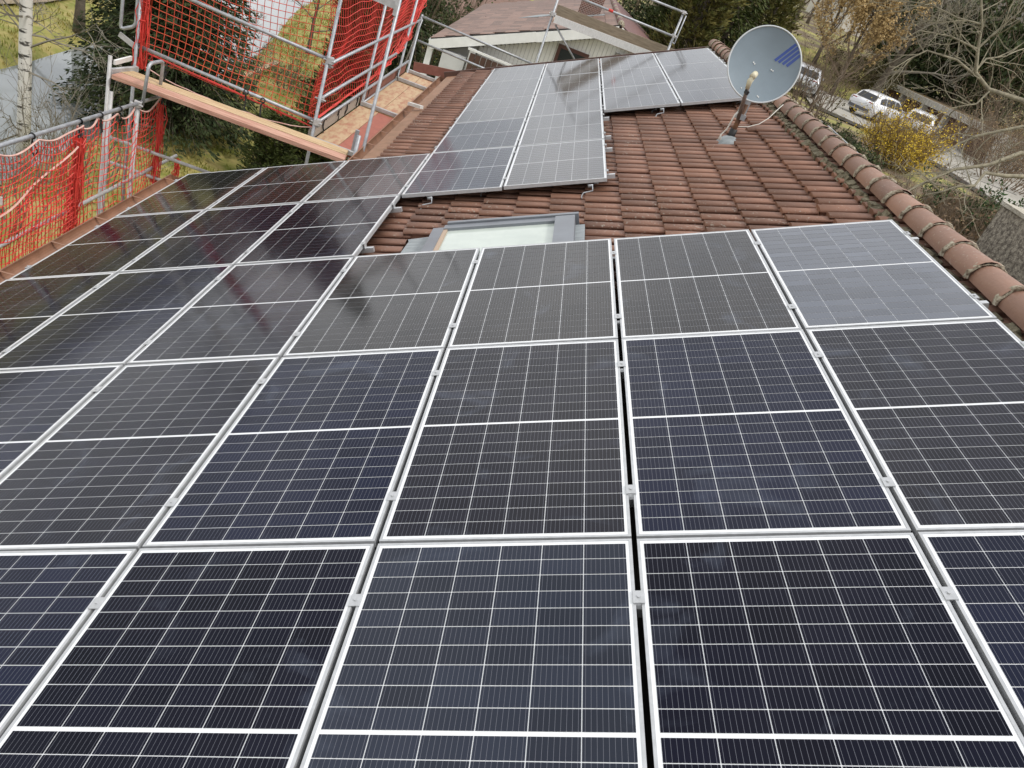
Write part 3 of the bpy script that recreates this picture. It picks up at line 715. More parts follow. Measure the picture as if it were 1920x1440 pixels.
# loose planks bridging the corner
def plank(y0, y1, m, lab, x1=1.62, nm='scaffold_plank'):
    root = tag(empty(nm, (0, (y0 + y1) / 2, .46)), lab, 'plank', 'planks bridging the corner'); n = 3; wd = (y1 - y0) / n
    for i in range(n):
        sub(MB().box((-1.6, y0 + i * wd + .002, .445 - .0015 * i), (x1 - .012 * i, y0 + (i + 1) * wd - .002, .5 - .0015 * i)), root).build('board', m, root)
plank(9.97, 10.2, PLANKP, 'pink stained plank of the bridge to the scaffold, gutter-side board')
plank(10.205, 10.45, PLANKY, 'yellow pine plank of the bridge to the scaffold, net-side board', 1.58)
wsp = at(789, 205, 13.2)
o = tag(empty('metal_offcut', (1.9, 13.3, .7)), 'short white metal profile laid across the far gutter', 'metal profile')
ob = MB().bar((1.80, 13.25, .74), (2.05, 13.06, .80), .07, .05); sub(ob, o).build('profile', WHITEP, o)

# ------------------------------------------------------------------ red debris nets
def net(root, fn, nu, nv, r_=.0055, m=NETR, name='mesh', su=2, rng=None):
    b = MB()
    for i in range(nu + 1): b.tube([fn(i / nu, t / (nv)) for t in range(nv + 1)], r_, 3, False)
    for j in range(nv + 1): b.tube([fn(t / (nu * su), j / nv) for t in range(nu * su + 1)], r_, 3, False)
    return sub(b, root).build(name, m, root)
def wob(p, a=.03, f=1.7): return Vector(p) + Vector((noise.noise(Vector(p) * f), noise.noise(Vector(p) * f + Vector((9, 0, 0))), noise.noise(Vector(p) * f + Vector((0, 7, 0))))) * a
def bunch(root, a, b, rad, n, m=NETR, name='gathered_edge', sd_=1):
    rr = random.Random(sd_); bb = MB(); a, b = Vector(a), Vector(b)
    for _ in range(n):
        o1 = Vector((rr.gauss(0, 1), rr.gauss(0, 1), 0)) * rad; pts = []
        for k in range(9):
            t = k / 8; q = a.lerp(b, t) + o1 * (.7 + .5 * math.sin(t * 7 + rr.random() * 6)) + Vector((rr.uniform(-1, 1), rr.uniform(-1, 1), 0)) * rad * .35
            pts.append(q)
        bb.tube(pts, .007, 3, False)
    for _ in range(n):                       # cross loops
        t = rr.random(); c = a.lerp(b, t); an = rr.random() * 6
        pts = [c + Vector((math.cos(an + k) * rad * 1.3, math.sin(an + k) * rad * 1.3, rr.uniform(-.05, .05))) for k in range(5)]
        bb.tube(pts, .006, 3, False)
    return sub(bb, root).build(name, m, root)
def tie(root, p, ln=.16, sd_=0):
    rr = random.Random(sd_); p = Vector(p); b = MB()
    b.tube([p + Vector((.032 * math.cos(a * .7), 0, .032 * math.sin(a * .7))) for a in range(10)], .009, 5, False)
    for k in range(2):
        q = [p + Vector((0, 0, -.03))]
        for i in range(4): q.append(q[-1] + Vector((rr.uniform(-.02, .02), rr.uniform(-.025, .025), -ln / 4)))
        b.tube(q, .008, 5)
    return sub(b, root).build('tie', BLACK, root)
# net across the corner
na_ = tag(empty('safety_net', (-.3, 10.72, .6)), 'open red safety net stretched above the loose planks', 'safety net', 'red safety nets')
def fA(s_, t):
    x = -1.55 + 2.5 * s_; z = .62 + .02 * (1 - s_) + 2.2 * t
    sag = -.28 * math.sin(math.pi * s_) * (1 - .3 * t) * t
    skew = .16 * (1 - s_) * t
    return wob((x + skew * .4, 10.74 + .1 * math.sin(math.pi * s_) * math.sin(math.pi * min(1, t * 1.2)), z + sag * 1.2), .05, 1.3)
net(na_, fA, 25, 22, .0052, NETO)
bunch(na_, (-1.58, 10.66, .5), (-1.6, 10.66, 2.5), .05, 26)
bunch(na_, (-1.5, 10.7, .72), (.95, 10.7, .55), .022, 9, NETR, 'rolled_hem', 3)
lo_ = [wob((-1.5 + 2.45 * k / 16, 10.64, .56 - .14 * math.sin(math.pi * k / 16) ** .7), .03, 3) for k in range(17)]
sub(MB().tube(lo_, .008, 5), na_).build('border_rope', ROPE, na_)
for k, x in enumerate((-.05, .2, -1.2)): tie(na_, (x, 10.62, .72 - .03 * k), .22, k)
# net along the set-back scaffold
nb_ = tag(empty('safety_net', (.9, 14, .6)), 'dense red safety net hung along the set-back scaffold', 'safety net', 'red safety nets')
def fB(s_, t):
    y_ = 10.68 + 6.95 * s_; z0 = .58 + .5 * sm(.45, .85, s_)
    z = z0 + (2.9 - z0) * t
    return wob((.87 - .06 * math.sin(math.pi * s_ * 3) * (1 - t) - .05 * math.sin(9 * t), y_, z - .05 * math.sin(math.pi * (s_ * 3 % 1)) * 1.0), .05, 1.5)
net(nb_, fB, 68, 22, .0048, NETR)
bunch(nb_, (.9, 16.2, .95), (.92, 17.5, 1.9), .06, 24, NETR, 'gathered_edge', 5)
bunch(nb_, (.9, 10.75, .62), (.9, 14.6, .72), .018, 8, NETR, 'rolled_hem', 6)
bunch(nb_, (.9, 14.6, .72), (.9, 16.4, 1.02), .03, 10, NETR, 'rolled_hem', 8)
for k, y_ in enumerate((11.3, 12.1, 12.6, 13.3, 14.1, 16.5)): tie(nb_, (.93, y_, .57), .2, 10 + k)
# nets on the left guard tube
def gz(y_): return .52 + (.32 - .52) * (y_ - 3.6) / 6.9
def leftnet(lab, y0, y1, ys_tie, zb, nu, nv, off, seed, dens=1):
    root = tag(empty('safety_net', (-1.1, (y0 + y1) / 2, -.3)), lab, 'safety net', 'red safety nets')
    def sagz(y_):
        for a, b in zip(ys_tie, ys_tie[1:]):
            if a <= y_ <= b: return -.05 - 4 * (.05 + .08 * (b - a) + .03 * math.sin(a * 9)) * ((y_ - a) / (b - a)) * (1 - (y_ - a) / (b - a))
        return -.05
    def f(s_, t):
        y_ = y0 + (y1 - y0) * s_; zt = gz(y_) + sagz(y_)
        b_ = .10 * math.sin(7 * s_ + seed) * t
        return wob((-1.1 + off + b_, y_ + .05 * math.sin(5 * t + seed), zt + (zb - zt) * t), .045, 2.1)
    net(root, f, nu, nv, .0056, NETR, su=2)
    sub(MB().tube([f(k / 80, 0) for k in range(81)], .011, 5), root).build('border_rope', ROPE, root)
    for k, yt in enumerate(ys_tie):
        if y0 <= yt <= y1: tie(root, (-1.1, yt, gz(yt)), .2, 30 + k + seed)
    return root, f
r1, f1 = leftnet('red safety net tied along the left guard tube, folded end', 3.6, 8.35, [3.6, 4.4, 5.2, 6.0, 6.78, 7.45, 8.35], -1.75, 84, 25, .02, 1)
bunch(r1, (-1.06, 8.3, .2), (-1.05, 8.12, -1.7), .05, 34, NETR, 'folded_edge', 12)
def f3(s_, t): return wob((-1.02 + .06 * math.sin(6 * s_), 3.7 + 4.5 * s_, .12 - .5 * math.sin(math.pi * s_ ** 1.6) * .9 + (-1.7 - .1) * t), .05, 2)
net(r1, f3, 60, 19, .0055, NETR, 'folded_layer'); sub(MB().tube([f3(k / 60, 0) for k in range(61)], .011, 5), r1).build('border_rope', ROPE, r1)
r2, f2 = leftnet('open red safety net between the two left scaffold posts', 8.35, 10.45, [8.35, 8.8, 9.25, 9.75, 10.42], -1.55, 22, 18, .0, 4)
bunch(r2, (-1.08, 10.4, .2), (-1.0, 10.25, -1.45), .045, 16, NETR, 'gathered_edge', 14)
bunch(r2, (-1.05, 11.05, -.75), (-1.05, 11.05, -1.4), .03, 12, NETR, 'gathered_corner', 15)
tg = MB().box((-.035, -.003, -.1), (.035, .003, 0), Matrix.Translation((-.98, 6.72, -.02)) @ Matrix.Rotation(.5, 4, 'Z') @ Matrix.Rotation(.2, 4, 'X'))
sub(tg, r1).build('paper_tag', WHITEP, r1)

# ------------------------------------------------------------------ neighbouring house
SHING = clay('brown_roof_shingle', (.22, .13, .098), (.16, .098, .075), .25)
SHINGR = clay('reddish_roof_shingle', (.22, .105, .092), (.17, .085, .075), .1)
nh = tag(empty('neighbour_house', (5.4, 30, -3)), 'white gabled house with brown shingle roof behind the far verge', 'house')
NX0, NZ0, AX, AZ = .37, .157, 5.44, 2.33
sl_ = (AZ - NZ0) / (AX - NX0); NL = math.hypot(AX - NX0, AZ - NZ0)
nd = Vector((AX - NX0, 0, AZ - NZ0)).normalized(); nn = Vector((-nd.z, 0, nd.x))
NY0, NY1 = 24.0, 37.5
rf_ = MB(); rf_.poly([(NX0, NY0, NZ0), (AX, NY0, AZ), (AX, NY1, AZ), (NX0, NY1, NZ0)], .12, nn)
rf_.poly([(AX, NY0, AZ), (AX + 5, NY0, AZ - 5 * sl_), (AX + 5, NY1, AZ - 5 * sl_), (AX, NY1, AZ)], .12, Vector((nd.z, 0, nd.x)))
rn = sub(rf_, nh).build('roof', BROWNW, nh)
nm_ = Matrix(((nd.x, 0, nn.x, NX0), (0, 1, 0, NY0), (nd.z, 0, nn.z, NZ0), (0, 0, 0, 1))); nloc = Matrix.Translation(-Vector(nh.location))
SHM = MB().box((-.01, .004, .0), (.4, .496, .012)).mesh('shingle', SHING)
for v_ in SHM.vertices:
    if v_.co.x < .1: v_.co.z += .016
nst = MB(); sv = [Vector(q.co) for q in SHM.vertices]; sf = [list(p.vertices) for p in SHM.polygons]; rq = random.Random(21)
ncnt = 0
for jj in range(27):
    for ii in range(15):
        u, vv = ii * .365, jj * .5 + (.25 if ii % 2 else 0)
        if vv > 13: continue
        M = nloc @ nm_ @ Matrix.Translation((u, vv + rq.uniform(-.01, .01), .004)) @ Matrix.Rotation(rq.uniform(-.01, .01), 4, 'Z')
        if ncnt < 300: link('shingle', SHM, rn, M); ncnt += 1
        else: nst.add([M @ q for q in sv], sf)
kind(nst.build('shingle_field', SHING, rn), 'stuff')
rst = MB(); nd2 = Vector((nd.x, 0, -nd.z)); nn2 = Vector((nd.z, 0, nd.x))
nm2 = Matrix(((nd2.x, 0, nn2.x, AX), (0, 1, 0, NY0), (nd2.z, 0, nn2.z, AZ), (0, 0, 0, 1)))
for jj in range(27):
    for ii in range(13):
        M = nloc @ nm2 @ Matrix.Translation((ii * .365 + .36, jj * .5, .004)) @ Matrix.Rotation(math.pi, 4, 'Z') @ Matrix.Translation((0, -.5, 0)); rst.add([M @ q for q in sv], sf)
kind(rst.build('shingle_field', SHINGR, rn), 'stuff')
for k in range(26):
    c = MB().tube([(AX, NY0 + k * .5, AZ + .0), (AX, NY0 + k * .5 + .52, AZ + .02)], [.1, .09], 8); sub(c, nh).build('ridge_tile', MORTAR if k % 3 == 0 else SHINGR, rn, True)
WF = mat('white_fascia', (.82, .82, .8), .6, (.74, .74, .72), 4)
for a, b in (((NX0, NZ0), (AX, AZ)), ((AX + 5, AZ - 5 * sl_), (AX, AZ))):
    a3, b3 = Vector((a[0], NY0 - .02, a[1] - .16)), Vector((b[0], NY0 - .02, b[1] - .16))
    m3 = a3.lerp(b3, .57)
    sub(MB().bar(a3, m3, .03, .27, (0, 0, 1)), nh).build('barge_board', WF, nh); sub(MB().bar(m3 + Vector((0, -.004, -.012)), b3, .03, .27, (0, 0, 1)), nh).build('barge_board', WF, nh)
sub(MB().bar((NX0, NY0, NZ0 + .0), (AX, NY0, AZ + .0), .05, .035), nh).build('verge_trim', BLACK, nh)
sub(MB().bar((NX0 - .02, NY0, NZ0 - .12), (NX0 - .02, NY1, NZ0 - .12), .03, .25), nh).build('fascia_board', WF, nh)
sub(MB().box((.75, 24.6, -6), (10.2, 37, -.05)), nh).build('wall', mat('grey_white_render', (.72, .71, .68), .85, (.66, .65, .62), 2), nh)
gt = MB().poly([(.85, 24.55, -.05), (10.1, 24.55, -.05), (AX, 24.55, AZ - .25)], .05, (0, -1, 0)); sub(gt, nh).build('gable_panel', mat('grey_render', (.5, .49, .46), .85), nh)
SID = mat('grey_white_siding', (.82, .81, .77), .7, (.77, .76, .72), 3, stretch=(8, 8, 1))
for k in range(36):
    x = 1.75 + k * .12; zt_ = NZ0 + (x - NX0) * sl_ - .35
    sub(MB().box((x + .005, 24.45, -2.5), (x + .115, 24.482, zt_)), nh).build('siding_board', SID, nh)
sub(MB().box((.8, 23.95, -3), (1.5, 24.25, -.0)), nh).build('balcony_side_wall', mat('grey_panel', (.6, .6, .59), .8, (.53, .53, .52), 3), nh)
sub(MB().box((.33, 24.05, -5), (.5, 24.2, NZ0 - .2)), nh).build('porch_post', WF, nh)
sub(MB().box((1.55, 24.0, -3), (1.72, 24.15, .32)), nh).build('porch_post', WF, nh)
BALC = mat('dark_brown_boards', (.09, .045, .03), .6, (.07, .035, .022), 4)
for k in range(9):
    x = 1.6 + k * .17
    sub(MB().box((x, 23.88, -1.1), (x + .15, 23.91, .2)), nh).build('balcony_board', BALC, nh)
sub(MB().bar((1.5, 23.9, .29), (3.4, 23.9, .26), .06, .06), nh).build('balcony_rail', WF, nh)
sub(MB().box((3.95, 24.38, .25), (4.9, 24.44, 1.25)), nh).build('window_frame', mat('brown_window_frame', (.09, .035, .025), .5), nh)
sub(MB().box((4.05, 24.36, .35), (4.8, 24.39, 1.15)), nh).build('window_pane', mat('dark_glass', (.02, .025, .025), .05), nh)
STONE = mat('dark_rubble_stone', (.3, .28, .24), .9, (.06, .055, .05), 7, bump=.6, lo=.45, hi=.55)
sub(MB().box((5.6, 24.33, -4), (9.8, 24.43, AZ - .75)), nh).build('stone_cladding', STONE, nh)
BRICK = mat('dark_brick', (.15, .065, .045), .9)
n_, l_, b_ = nodes_of(BRICK); bt = n_.new('ShaderNodeTexBrick'); bt.inputs['Scale'].default_value = 5; bt.inputs['Color1'].default_value = (.17, .07, .05, 1); bt.inputs['Color2'].default_value = (.1, .045, .035, 1); bt.inputs['Mortar'].default_value = (.4, .36, .32, 1)
tcn = n_.new('ShaderNodeTexCoord'); mpn = n_.new('ShaderNodeMapping'); mpn.inputs['Rotation'].default_value = (R(90), 0, 0); l_.new(tcn.outputs['Object'], mpn.inputs[0]); l_.new(mpn.outputs[0], bt.inputs['Vector']); l_.new(bt.outputs[0], b_.inputs['Base Color'])
cpos = Vector((4.55, 28.0, NZ0 + (4.55 - NX0) * sl_))
sub(MB().box((-.35, -.3, -.3), (.35, .3, 1.3), Matrix.Translation(cpos)), nh).build('chimney', BRICK, nh)
sub(MB().poly([nm_ @ Vector((4.0, 3.4, .035)), nm_ @ Vector((5.1, 3.4, .035)), nm_ @ Vector((5.1, 3.75, .04)), nm_ @ Vector((4.0, 3.75, .04))], .02, nn), nh).build('chimney_flashing', LEAD, nh)
sub(MB().poly([nm_ @ Vector((2.2, 4.6, .04)), nm_ @ Vector((3.0, 4.5, .04)), nm_ @ Vector((3.6, 5.0, .04)), nm_ @ Vector((2.9, 5.3, .04))], .015, nn), nh).build('roof_patch', LEAD, nh)

# ------------------------------------------------------------------ garages and cars
gr = tag(empty('garage_row', (29.3, 60, .5)), 'row of flat-roofed concrete garages with brown doors by the street', 'garage')
ga, gb_ = Vector((28.4, 64.9, 0)), Vector((31.0, 50.4, 0)); gd = (gb_ - ga).normalized(); gnv = Vector((gd.y, -gd.x, 0))
if gnv.x < 0: gnv = -gnv
GL = (gb_ - ga).length
GM = Matrix(((gd.x, gnv.x, 0, ga.x), (gd.y, gnv.y, 0, ga.y), (0, 0, 1, .45), (0, 0, 0, 1)))
CONC = mat('stained_concrete', (.58, .56, .51), .9, (.36, .34, .31), 1.6, stretch=(3, 3, .6), bump=.2)
GDOOR = mat('brown_garage_door', (.1, .045, .035), .6, (.075, .035, .028), 3)
sub(MB().box((0, -.05, 1.85), (GL, 5.5, 2.25), GM), gr).build('roof_slab', CONC, gr)
sub(MB().poly([GM @ Vector((0.15, .3, 2.26)), GM @ Vector((GL, .3, 2.26)), GM @ Vector((GL, 5.4, 2.26)), GM @ Vector((.15, 5.4, 2.26))], .02), gr).build('roof_moss', mat('dry_roof_moss', (.16, .09, .05), .95, (.12, .11, .05), 2, bump=.4), gr)
sub(MB().box((0, .5, -.3), (GL, 5.4, 1.85), GM), gr).build('wall', CONC, gr)
for k in range(6):
    x = k * (GL - .25) / 5
    sub(MB().box((x, 0, -.3), (x + .25, .5, 1.85), GM), gr).build('pillar', CONC, gr)
    if k < 5: sub(MB().box((x + .25, .42, -.2), (x + (GL - .25) / 5, .47, 1.85), GM), gr).build('garage_door', GDOOR, gr)

CARW = mat('white_car_paint', (.75, .76, .78), .25, coat=.6); CARS = mat('silver_car_paint', (.5, .51, .53), .3, coat=.5, metal=.4)
CGL = mat('car_glass', (.02, .022, .025), .05); TYRE = mat('tyre', (.02, .02, .02), .8); RIM = mat('alloy_rim', (.45, .46, .47), .35, metal=.6)
REDL = mat('red_tail_light', (.35, .01, .02), .2); PLATE = mat('number_plate', (.7, .7, .68), .4)
def car(loc, yaw, lab, paint):
    root = empty('parked_car', loc); root.rotation_euler = (0, 0, yaw); tag(root, lab, 'car', 'cars parked near the garages')
    # x forward; sections: x, half width, z bottom, z shoulder
    sec = [(-2.3, .72, .45, .78), (-2.24, .84, .3, .95), (-1.9, .89, .25, 1.0), (-1.0, .91, .22, .98), (0, .91, .22, .95), (.9, .91, .22, .93), (1.5, .88, .25, .88), (2.05, .82, .28, .76), (2.25, .66, .4, .62)]
    b = MB()
    for x, hw, zb, zs in sec:
        b.v += [(x, -hw * .92, zb), (x, -hw, zb + .2), (x, -hw, zs - .12), (x, -hw * .9, zs), (x, hw * .9, zs), (x, hw, zs - .12), (x, hw, zb + .2), (x, hw * .92, zb)]
    for i in range(len(sec) - 1):
        for k in range(8): b.f.append([i*8 + k, (i+1)*8 + k, (i+1)*8 + (k+1) % 8, i*8 + (k+1) % 8])
    b.f += [[7,6,5,4,3,2,1,0][::-1], [len(b.v) - 8 + k for k in range(8)][::-1]]
    body = b.build('body', paint, root, True)
    cs = [(-2.1, .76, .96, .97), (-1.75, .74, .95, 1.32), (-1.3, .7, .94, 1.45), (-.3, .68, .93, 1.49), (.4, .68, .92, 1.44), (1.25, .76, .9, .93)]
    c = MB()
    for x, hw, z0, z1 in cs: c.v += [(x, -.82, z0), (x, -hw + .03, z1 - .03), (x, -hw + .12, z1), (x, hw - .12, z1), (x, hw - .03, z1 - .03), (x, .82, z0)]
    for i in range(len(cs) - 1):
        for k in range(5): c.f.append([i*6 + k, (i+1)*6 + k, (i+1)*6 + k + 1, i*6 + k + 1])
    c.build('cabin', paint, root, True)
    def inset(name, pts, m):
        MB().poly(pts, .0).build(name, m, root)
    for s_ in (-1, 1):
        def sd2(x, t):       # point on the cabin side between sill (0) and roof edge (1)
            for (xa, ha, za, zb_), (xb, hb_, zc, zd) in zip(cs, cs[1:]):
                if xa <= x <= xb:
                    q = (x - xa) / (xb - xa); h_ = ha + (hb_ - ha) * q; z0 = za + (zc - za) * q; z1 = zb_ + (zd - zb_) * q
                    return Vector((x, s_ * ((.82 + (h_ - .03 - .82) * t) + .012), z0 + (z1 - .03 - z0) * t))
        for x0, x1 in ((-1.7, -1.05), (-1.0, -.1), (-.04, .85)):
            xs_ = [x0 + (x1 - x0) * k / 3 for k in range(4)]
            inset('side_window', [sd2(x, .12) for x in xs_] + [sd2(x, .86) for x in xs_[::-1]], CGL)
        tl = MB().box((-2.27, s_ * .58 - .14, .78), (-2.2, s_ * .58 + .14, .92)); tl.build('tail_light', REDL, root)
        hl = MB().box((2.1, s_ * .55 - .14, .58), (2.2, s_ * .55 + .14, .68)); hl.build('headlight', RIM, root)
        MB().box((.75, s_ * .98 - .07, .95), (.9, s_ * .98 + .07, 1.06)).build('wing_mirror', paint, root)
        for x in (-1.4, 1.38):
            wr = Matrix.Translation((x, s_ * .83, .33)) @ Matrix.Rotation(R(90), 4, 'X')
            wh = MB().lathe([(.2, -.1), (.33, -.1), (.345, -.06), (.345, .06), (.33, .1), (.2, .1)], wr, 20).build('wheel', TYRE, root, True)
            MB().lathe([(0, .105), (.05, .105), (.2, .085), (.2, -.085), (.05, -.105), (0, -.105)], wr, 14).build('rim', RIM, wh)
    inset('rear_window', [(-2.09, -.62, 1.0), (-2.09, .62, 1.0), (-1.78, .58, 1.33), (-1.78, -.58, 1.33)], CGL)
    inset('windscreen', [(1.2, -.66, .97), (1.2, .66, .97), (.47, .58, 1.44), (.47, -.58, 1.44)], CGL)
    MB().box((-2.33, -.26, .62), (-2.29, .26, .73)).build('number_plate', PLATE, root)
    MB().box((-2.34, -.7, .36), (-2.2, .7, .52)).build('bumper', mat('grey_bumper', (.1, .1, .11), .5), root)
    return root
car(tuple(hit(1640, 226, 2, .78)), R(38), 'white estate car with red tail lights in front of the garages', CARW)
car(tuple(hit(1712, 256, 2, .78)), R(62), 'white car half hidden behind the yellow flowering bush', CARW)
car(tuple(hit(1497, 170, 2, .78)), R(75), 'silver car glimpsed through twigs behind the satellite dish', CARS)

# ------------------------------------------------------------------ vegetation
BARK = mat('grey_brown_bark', (.13, .105, .075), .9, (.075, .06, .045), 8, bump=.5)
BARKY = mat('lichened_grey_bark', (.29, .26, .18), .9, (.16, .14, .1), 10, bump=.4)
TWIG = mat('brown_twig', (.19, .14, .095), .9, (.13, .095, .065), 4)
TWIGG = mat('grey_twig', (.2, .18, .14), .9, (.13, .115, .09), 4)
def leafmat(name, c1, c2, scale=2.5, rough=.75):
    m = mat(name, c1, rough, c2, scale, detail=3, lo=.4, hi=.6, spec=.25); return m
SPRUCE = leafmat('spruce_needles', (.026, .042, .016), (.055, .07, .024))
YEW = leafmat('yew_needles', (.035, .05, .013), (.07, .085, .02))
THUJA = leafmat('thuja_scales', (.075, .085, .02), (.15, .13, .035))
LAUREL = leafmat('dark_evergreen_leaves', (.03, .046, .018), (.065, .08, .026))
IVY = leafmat('ivy_leaves', (.02, .05, .013), (.045, .085, .02), 5)
ORANGE = leafmat('dry_orange_leaves', (.5, .36, .17), (.36, .25, .11))
OLIVE = leafmat('olive_bush_leaves', (.1, .085, .03), (.06, .055, .02))
FORS = leafmat('yellow_blossom', (.68, .5, .045), (.55, .38, .05), 5)
LITTER = leafmat('dead_leaves', (.22, .15, .09), (.14, .095, .055), 6)
def rnd_unit(rr):
    while True:
        q = Vector((rr.uniform(-1, 1), rr.uniform(-1, 1), rr.uniform(-1, 1)))
        if .05 < q.length < 1: return q.normalized()
def leaf(b, p, d, ln, wd, rr):
    d = d.normalized(); s_ = d.cross(rnd_unit(rr))
    if s_.length < .05: s_ = d.orthogonal()
    s_.normalize(); o = len(b.v)
    for q in (p, p + d * ln * .5 + s_ * wd * .5, p + d * ln, p + d * ln * .5 - s_ * wd * .5): b.v.append((q.x, q.y, q.z))
    b.f.append([o, o + 1, o + 2, o + 3])
def branch(b, p, d, ln, r_, lev, rr, kids=4, up=.15, bend=.25, tips=None, nseg=4, spread=.9, rmin=.004):
    pts = [p]; q = p.copy(); dd = d.normalized(); k = nseg if lev > 0 else 3
    for i in range(k):
        dd = (dd + rnd_unit(rr) * bend + Vector((0, 0, up * .3))).normalized(); q = q + dd * (ln / k); pts.append(q.copy())
    rs = [max(rmin, r_ * (1 - .72 * i / k)) for i in range(k + 1)]
    b.tube(pts, rs, 5 if r_ > .04 else 3, False)
    if tips is not None and lev <= 1: tips += pts[1:]
    if lev <= 0: return
    for j in range(kids):
        t = rr.uniform(.25, 1.0); i = min(k - 1, int(t * k)); base_ = pts[i].lerp(pts[i + 1], t * k - i)
        ax = (pts[i + 1] - pts[i]).normalized(); nd_ = (ax + rnd_unit(rr) * spread + Vector((0, 0, up))).normalized()
        branch(b, base_, nd_, ln * rr.uniform(.42, .68) * (1.1 - .3 * t), max(rmin, rs[i] * .62), lev - 1, rr, kids, up, bend, tips, nseg, spread, rmin)
def foot(x, y, dz=-.1): return Vector((x, y, height(x, y) + dz))
def pxfoot(px, py, s_):
    q = at(px, py, s_); return foot(q.x, q.y)
def bare_tree(name, loc, h, lab, seed, group, limbs=9, lev=3, kids=4, r0=.16, up=.25, bark=BARK, twig=TWIG, trunk_frac=.35, leaves=None, lean=(0, 0), nleaf=0, lsize=.12, spread=.9, rmin=.005):
    rr = random.Random(seed); root = tag(empty(name, loc), lab, 'tree', group)
    b = MB(); top = Vector((lean[0], lean[1], h * .8)); n = 8
    tp = [Vector((0, 0, -.2))] + [top * (i / n) + Vector((rr.uniform(-1, 1), rr.uniform(-1, 1), 0)) * .018 * h * (i / n) for i in range(1, n + 1)]
    rs = [r0 * 1.35] + [r0 * (1 - .85 * i / n) for i in range(1, n + 1)]
    b.tube(tp, rs, 9); b.build('trunk', bark, root, True)
    c = MB(); tips = []
    for k in range(limbs):
        t = trunk_frac + (1 - trunk_frac) * (k + rr.random()) / limbs; i = min(n - 1, int(t * n)); p = tp[i].lerp(tp[i + 1], t * n - i)
        a = k * 2.4 + rr.uniform(-.5, .5); d = Vector((math.cos(a), math.sin(a), up * 2 + .3 * t))
        branch(c, p, d, h * (.42 - .2 * t) * rr.uniform(.8, 1.2), max(.012, rs[i] * .5), lev, rr, kids, up, .22, tips, 4, spread, rmin)
    c.build('branches', twig, root)
    if leaves:
        lb_ = MB()
        for _ in range(nleaf):
            q = rr.choice(tips); leaf(lb_, q + rnd_unit(rr) * .18, rnd_unit(rr) + Vector((0, 0, -.4)), lsize * rr.uniform(.6, 1.3), lsize * .5, rr)
        lb_.build('leaves', leaves, root)
    return root
def conifer(name, loc, h, rad, lab, seed, group, m=SPRUCE, droop=.35, base_=.06, dens=1.0, nl=.2, col=False):
    rr = random.Random(seed); root = tag(empty(name, loc), lab, 'tree', group)
    MB().tube([(0, 0, -.3), (0, 0, h * .5), (0, 0, h * .96)], [h * .02 + .03, h * .012 + .02, .012], 8).build('trunk', BARK, root, True)
    b = MB(); wb_ = MB(); z = h * base_; 
    while z < h * .985:
        t = (z / h); rr0 = rad * ((1 - t) ** .8 if not col else min(1, (1 - t) * 3.2) ** .7 * (.8 + .2 * math.sin(t * 9)))
        nb = max(4, int((7 + 4 * rr0) * dens))
        for k in range(nb):
            a = rr.uniform(0, 6.283); ln = max(.12, rr0 * rr.uniform(.72, 1.12)); d = Vector((math.cos(a), math.sin(a), 0))
            pts = [Vector((0, 0, z)) + d * ln * q + Vector((0, 0, ln * (.18 * q if not col else .55 * q) - droop * ln * q * q)) for q in (0, .3, .6, .85, 1)]
            wb_.tube(pts, [.02 * ln / 1.5 + .006, .012, .009, .006, .004], 3, False)
            nq = int((5 + ln * 11) * dens)
            for _ in range(nq):
                q = rr.uniform(.12, 1.02) ** .8; i = min(3, int(q * 4)); p = pts[0].lerp(pts[-1], q); p.z = pts[i].z + (pts[min(4, i + 1)].z - pts[i].z) * .5 + rr.uniform(-.08, .05)
                sd_ = d.cross(Vector((0, 0, 1))) * rr.choice((-1, 1))
                dir_ = d * rr.uniform(.2, 1) + sd_ * rr.uniform(.1, .9) + Vector((0, 0, rr.uniform(-.75, .15) if not col else rr.uniform(-.1, 1)))
                leaf(b, p + sd_ * rr.uniform(0, .12) * ln, dir_, nl * rr.uniform(.8, 1.7), nl * .38, rr)
        z += h * .022 / dens + .05
    wb_.build('branches', BARK, root); b.build('needles', m, root)
    return root
def shrub(name, loc, rx_, ry_, h, lab, seed, cat, group=None, m=LAUREL, stems=26, nleaf=5000, ls=.1, twig=TWIG, lev=1, leafy=1.0, hollow=.5, upw=1.2):
    rr = random.Random(seed); root = tag(empty(name, loc), lab, cat, group); c = MB(); tips = []
    for k in range(stems):
        a = rr.uniform(0, 6.283); q = rr.random() ** .5; p = Vector((math.cos(a) * rx_ * .35 * q, math.sin(a) * ry_ * .35 * q, 0))
        d = Vector((math.cos(a) * q * rx_, math.sin(a) * q * ry_, h * upw))
        branch(c, p, d, h * rr.uniform(.7, 1.05) / max(.6, .9), .02 + h * .004, lev, rr, 5, .12, .22, tips, 4, .8, .004)
    c.build('stems', twig, root)
    if nleaf:
        b = MB()
        for _ in range(nleaf):
            if rr.random() < .35 and tips: p = rr.choice(tips) + rnd_unit(rr) * .1
            else:
                u = rnd_unit(rr); r_ = hollow + (1 - hollow) * rr.random() ** .6
                bumpy = .78 + .35 * noise.noise(u * 2.3 + Vector((seed, 0, 0)))
                p = Vector((u.x * rx_ * r_ * bumpy, u.y * ry_ * r_ * bumpy, h * .5 + u.z * h * .52 * r_ * bumpy))
                if p.z < .03: continue
            leaf(b, p, rnd_unit(rr) + Vector((0, 0, .3)), ls * rr.uniform(.6, 1.4), ls * .55, rr)
        b.build('leaves', m, root)
    return root

